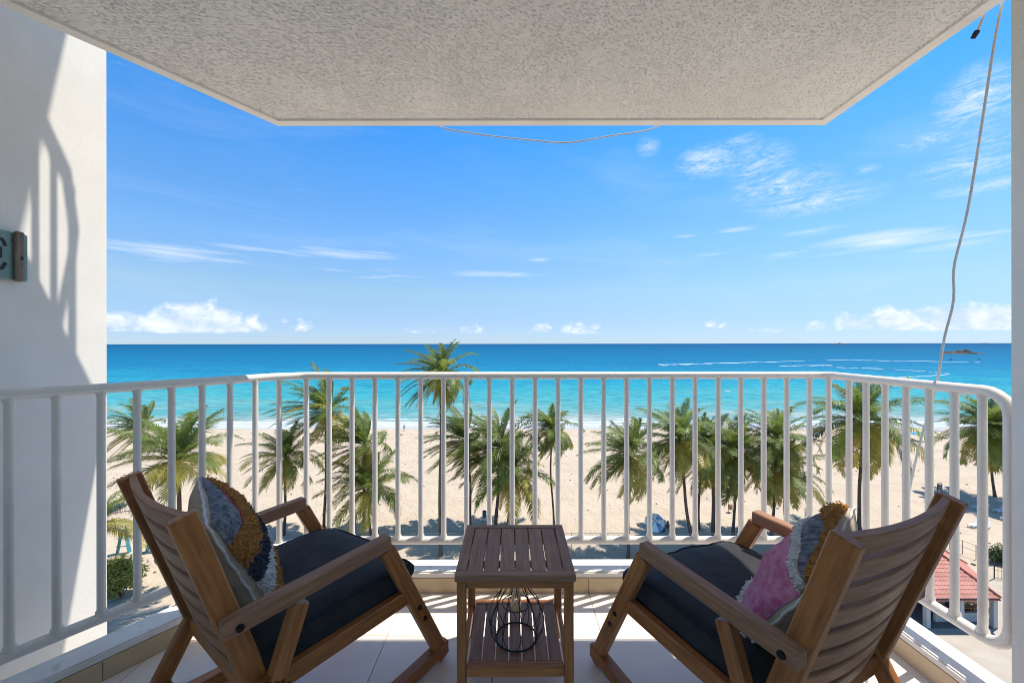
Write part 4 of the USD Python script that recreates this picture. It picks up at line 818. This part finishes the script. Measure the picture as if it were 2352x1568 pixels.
for lab, px, py, w, h, d in (('teal painted A shaped beach stand left of the leaning chair back', 352, 1266, 1.25, 2.7, .75), ('teal painted A shaped beach stand close to the white wall', 283, 1270, 1.15, 2.6, .6)):
    X, Y = on_beach(px, py); t = thing('beach_stand', lab, 'beach stand', (X, Y, G), .25)
    for s in (-1, 1):
        T, Lb = frame_to((s * w * .5, 0, 0), (s * w * .12, 0, h)); n = 5
        for k in range(n): part(t, 'board', cbox(Lb, d / n - .015, .035, .006), M_tealb, T=trimesh.transformations.translation_matrix((0, (k - n / 2 + .5) * d / n, 0)) @ T)
    part(t, 'top_board', at(cbox(w * .4, d, .05, .01), 0, 0, h), M_tealb); part(t, 'cross_bar', at(cbox(w * .82, .05, .09, .01), 0, -d / 2 - .03, h * .35), M_tealb); part(t, 'cross_bar', at(cbox(w * .62, .05, .09, .01), 0, -d / 2 - .03, h * .68), M_tealb)

# ------------------------------------------------------------------ people on the beach and in the water
def person_mesh(pose, rg):
    f = lambda *p: np.array(p, float)
    if pose == 'swim':
        b = [((0, 0, -.55), .13, (0, 0, -.08), .15), ((-.17, 0, -.10), .06, (.17, 0, -.10), .06), ((0, 0, -.06), .05, (0, 0, .08), .05), ((0, 0, .10), .085, (0, .01, .17), .095), ((-.19, 0, -.1), .05, (-.35, -.12, -.16), .042), ((.19, 0, -.1), .05, (.34, -.14, -.17), .042)]
    elif pose == 'sit':
        b = [((0, 0, .12), .14, (0, .10, .52), .15), ((-.17, .1, .54), .06, (.17, .1, .54), .06), ((0, .1, .56), .05, (0, .1, .68), .05), ((0, .09, .72), .085, (0, .1, .79), .095)]
        for s in (-1, 1): b += [((s * .09, 0, .12), .085, (s * .11, -.38, .38), .06), ((s * .11, -.38, .38), .055, (s * .10, -.58, .05), .04), ((s * .10, -.58, .05), .04, (s * .10, -.74, .05), .03), ((s * .19, .1, .52), .05, (s * .24, .12, .28), .042), ((s * .24, .12, .28), .04, (s * .16, -.14, .30), .032)]
    elif pose == 'lie':
        b = [((0, 0, .12), .13, (0, .48, .14), .15), ((-.17, .5, .14), .06, (.17, .5, .14), .06), ((0, .52, .14), .05, (0, .64, .15), .05), ((0, .68, .15), .09, (0, .75, .16), .09)]
        for s in (-1, 1): b += [((s * .09, 0, .12), .085, (s * .12, -.42, .12), .06), ((s * .12, -.42, .12), .055, (s * .13, -.82, .08), .04), ((s * .13, -.82, .08), .04, (s * .15, -.9, .16), .03), ((s * .19, .48, .14), .05, (s * .30, .2, .09), .042), ((s * .30, .2, .09), .04, (s * .26, -.04, .07), .032)]
    else:
        st = .22 if pose == 'walk' else .03
        b = [((0, 0, .92), .13, (0, .01, 1.36), .15), ((-.17, .01, 1.40), .06, (.17, .01, 1.40), .06), ((0, .01, 1.42), .05, (0, .01, 1.53), .05), ((0, .01, 1.58), .085, (0, .02, 1.66), .092)]
        for s in (-1, 1): b += [((s * .09, 0, .90), .088, (s * .09, s * st * .6 + .03, .48), .062), ((s * .09, s * st * .6 + .03, .48), .058, (s * .09, s * st - .03, .07), .042), ((s * .09, s * st - .03, .05), .04, (s * .09, s * st + .12, .035), .03), ((s * .20, .01, 1.38), .052, (s * .25, -s * st * .5, 1.10), .042), ((s * .25, -s * st * .5, 1.10), .04, (s * .24, -s * st * .7 + .08, .86), .034)]
    return capsules([((p, r), (q, s)) for p, r, q, s in b], .05, 5)
meshes = {p: person_mesh(p, rg) for p in ('swim', 'sit', 'lie', 'walk', 'stand')}
def person(label, px, py, pose, i, z=None, rz=0.0):
    z = G if z is None else z; x, y = on_beach(px, py, z); zz = max(float(sand_z(x, y)) + .02, z) if pose != 'swim' else z
    t = thing('person', label, 'person', (x, y, zz), rz); part(t, 'body', meshes[pose], SKINS[i % 2], smooth=True); c = CLOTH[i % 4]
    head = {'swim': (0, .0, .17), 'sit': (0, .1, .79), 'lie': (0, .75, .17), 'walk': (0, .02, 1.66), 'stand': (0, .02, 1.66)}[pose]
    hm = trimesh.creation.icosphere(2, .102); hm.apply_scale((.95, 1, .9)); hm.vertices = hm.vertices[:, :]; part(t, 'hair', at(hm, head[0], head[1] + .016, head[2] + .022), M_hair, smooth=True)
    if pose in ('walk', 'stand'): part(t, 'shorts', capsules([(((-.09, 0, .90), .105), ((-.10, .02, .62), .088)), (((.09, 0, .90), .105), ((.10, .02, .62), .088)), (((-.06, 0, .95), .125), ((.06, 0, .95), .125))], .06, 3), c, smooth=True)
    elif pose in ('sit', 'lie'): part(t, 'swimwear', capsules([(((-.09, 0, .13), .105), ((-.10, -.12, .16), .095)), (((.09, 0, .13), .105), ((.10, -.12, .16), .095)), (((-.06, .03, .15), .145), ((.06, .03, .15), .145))], .06, 3), c, smooth=True)
person('person in dark shorts walking along the water edge left of centre', 928, 990, 'walk', 0, rz=1.2)
person('person sitting low on the sand just below the walking person', 919, 1001, 'sit', 1, rz=2.4)
person('person sitting alone on the sand right of the walking person', 1003, 998, 'sit', 0, rz=-2.0)
person('person standing at the water edge above the middle group of palms', 1709, 976, 'stand', 1, rz=.5)
person('person sitting at the wet sand edge between the palms', 1401, 984, 'sit', 1, rz=3.0)
person('person in red sitting just right of the striped umbrella', 1532, 1214, 'sit', 1, rz=-1.2)
person('person sitting under the lilac umbrella', 1870, 1012, 'sit', 0, rz=1.0)
person('person lying beside the lilac umbrella', 1886, 1016, 'lie', 1, rz=1.4)
sw = [(427, 945, 'left of the first baluster gap'), (513, 953, 'nearer of two left of the tall palm'), (541, 949, 'farther of two left of the tall palm'), (843, 938, 'left one of two above the bushy palm'), (855, 937, 'right one of two above the bushy palm'), (1476, 941, 'above the umbrella group'), (1651, 930, 'beside the middle baluster'), (1770, 938, 'above the dark green palm'), (1842, 938, 'small and low by itself'), (1938, 926, 'left of a pair near the rail kink'), (1944, 927, 'right of a pair near the rail kink'), (2102, 924, 'left one of a pair beside the cable'), (2110, 924, 'right one of a pair beside the cable'), (2170, 918, 'alone right of the cable')]
for i, (px, py, lab) in enumerate(sw): person('swimmer in shallow water, ' + lab, px, py, 'swim', i, WL, rz=i * .8)

# ------------------------------------------------------------------ watercraft, wakes, reefs
def jetski(label, px, py, rz):
    x, y = on_beach(px, py, WL); t = thing('jet_ski', label, 'jet ski', (x, y, WL), rz)
    hull = capsules([(((-1.1, 0, .2), .42), ((.5, 0, .25), .45)), (((.5, 0, .25), .42), ((1.6, 0, .42), .14))], .15, 4); part(t, 'hull', hull, CLOTH[3], smooth=True)
    part(t, 'seat', capsules([(((-.9, 0, .72), .2), ((.1, 0, .75), .2))], .12, 3), CLOTH[0], smooth=True); part(t, 'handlebar', tube([(.45, -.35, 1.15), (.5, 0, 1.1), (.45, .35, 1.15)], .04, 6), M_dark)
    r = thing('person', 'rider on the ' + label, 'person', (x, y, WL), rz); b = [((-.35, 0, .95), .16, (-.2, 0, 1.5), .18), ((-.2, 0, 1.55), .07, (-.18, 0, 1.7), .07), ((-.18, 0, 1.76), .1, (-.17, 0, 1.82), .1)]
    for s in (-1, 1): b += [((-.3, s * .12, .95), .1, (.1, s * .28, .75), .075), ((.1, s * .28, .75), .07, (-.05, s * .34, .35), .05), ((-.2, s * .2, 1.5), .065, (.1, s * .28, 1.25), .05), ((.1, s * .28, 1.25), .05, (.45, s * .3, 1.17), .04)]
    part(r, 'body', capsules([((p, q), (u, v)) for p, q, u, v in b], .08, 4), SKINS[1], smooth=True); part(r, 'vest', capsules([(((-.33, 0, 1.05), .19), ((-.2, 0, 1.48), .21))], .1, 3), CLOTH[0], smooth=True)
jetski('jet ski throwing white spray in the middle of the bay', 1526, 842, math.pi)
jetski('jet ski heading right, nearest of those at right', 1908, 841, 0.0)
jetski('far jet ski left of the long upper wake', 1860, 829, math.pi)
jetski('far jet ski at the start of the long upper wake', 1898, 828, math.pi)
def wake(label, pts, w0, w1, s):
    P = np.array([on_beach(px, py, WL) for px, py in pts]); k = np.linspace(0, 1, len(P)); kk = np.linspace(0, 1, 160); C_ = np.stack([np.interp(kk, k, P[:, j]) for j in (0, 1)], 1)
    dpx = C_[:, 1] / FP; nz = meshkit.fbm(np.stack([kk * 22, 0 * kk + s, 0 * kk], 1), 4, s); w = dpx ** 2 / 23.5 * FP * (w0 + (w1 - w0) * kk) * .48 * np.clip(nz * 3.0 - .9, .02, 1.6)
    V = np.vstack([np.stack([C_[:, 0], C_[:, 1] - w / 2, np.full(160, WL + .05)], 1), np.stack([C_[:, 0], C_[:, 1], np.full(160, WL + .35)], 1), np.stack([C_[:, 0], C_[:, 1] + w / 2, np.full(160, WL + .05)], 1)]); i = np.arange(159); F = []
    for r0 in (0, 160): F += [np.stack([r0 + i, r0 + i + 1, r0 + i + 161], 1), np.stack([r0 + i, r0 + i + 161, r0 + i + 160], 1)]
    top('wake', trimesh.Trimesh(V, np.vstack(F), process=False), M_wake, None, None, None, 'stuff', smooth=True)
wake('', [(1512, 839), (1560, 838.4), (1640, 836), (1760, 833), (1850, 831)], 4.5, 1.2, 1)
wake('', [(1906, 841), (1850, 841.5), (1790, 842)], 2.6, .8, 2); wake('', [(1900, 829), (2000, 830), (2120, 832), (2250, 835)], 1.5, .4, 3); wake('', [(1920, 846), (2020, 849), (2120, 855), (2180, 861)], .6, .9, 4); wake('', [(2180, 862), (2120, 867), (2060, 869)], .8, .4, 6)
def reef(label, px, py, wpx, hpx, s):
    x, y = on_beach(px, py, WL); k = y / FP; W_, H_ = wpx * k, hpx * k
    def fn(a, b):
        u = a * 2 - 1; v = b * 2 - 1; r = np.sqrt(u * u + v * v); h = np.clip(1 - r, 0, 1) ** .5 * (.25 + 1.5 * np.clip(meshkit.fbm(np.stack([u * 3 + s, v * 2, 0 * u], -1), 4, s) - .38, 0, 1) * 2)
        return np.stack([u * W_ / 2, v * W_ / 5, h * H_ - .15 * H_ * (r > .98)], -1)
    t = thing('reef', label, 'reef', (x, y, WL)); part(t, 'rock', grid(60, 24, fn), M_rock, smooth=True)
reef('long dark reef rock with a low hump, at right near the horizon', 2206, 815, 96, 9, 3); reef('thin flat dark islet on the horizon at right', 1922, 792.5, 36, 2.6, 5); reef('tiny dark islet on the horizon at far right', 2262, 792.6, 16, 2.6, 8)
reef('small dark rock below the long reef, left one', 2183, 829, 10, 2.5, 9); reef('small dark rock below the long reef, right one', 2249, 828.5, 8, 2.2, 10)
x, y = on_beach(1670, 901, WL); t = thing('paddle_board', 'white paddle board floating in the turquoise shallows', 'paddle board', (x, y, WL), .2); part(t, 'board', capsules([(((-1.6, 0, .1), .16), ((1.4, 0, .1), .3)), (((-1.6, 0, .1), .16), ((-.2, 0, .12), .36)), (((1.4, 0, .1), .3), ((2.1, 0, .2), .08))], .2, 3), CLOTH[3], smooth=True); part(t, 'fin', at(cbox(.25, .03, .2, .01), -1.4, 0, .3), CLOTH[0])

# ------------------------------------------------------------------ dry seaweed and litter specks on the sand
ms = []
for _ in range(260):
    y = rg.uniform(36, 106); x = rg.uniform(-1.25, 1.25) * y
    c = trimesh.creation.icosphere(1, 1.0); c.apply_scale((rg.uniform(.05, .22), rg.uniform(.05, .16), .04)); ms.append(at(c, x, y, G + .07, rg.uniform(0, 3)))
top('seaweed', cat(ms), M_stem, None, None, None, 'stuff')
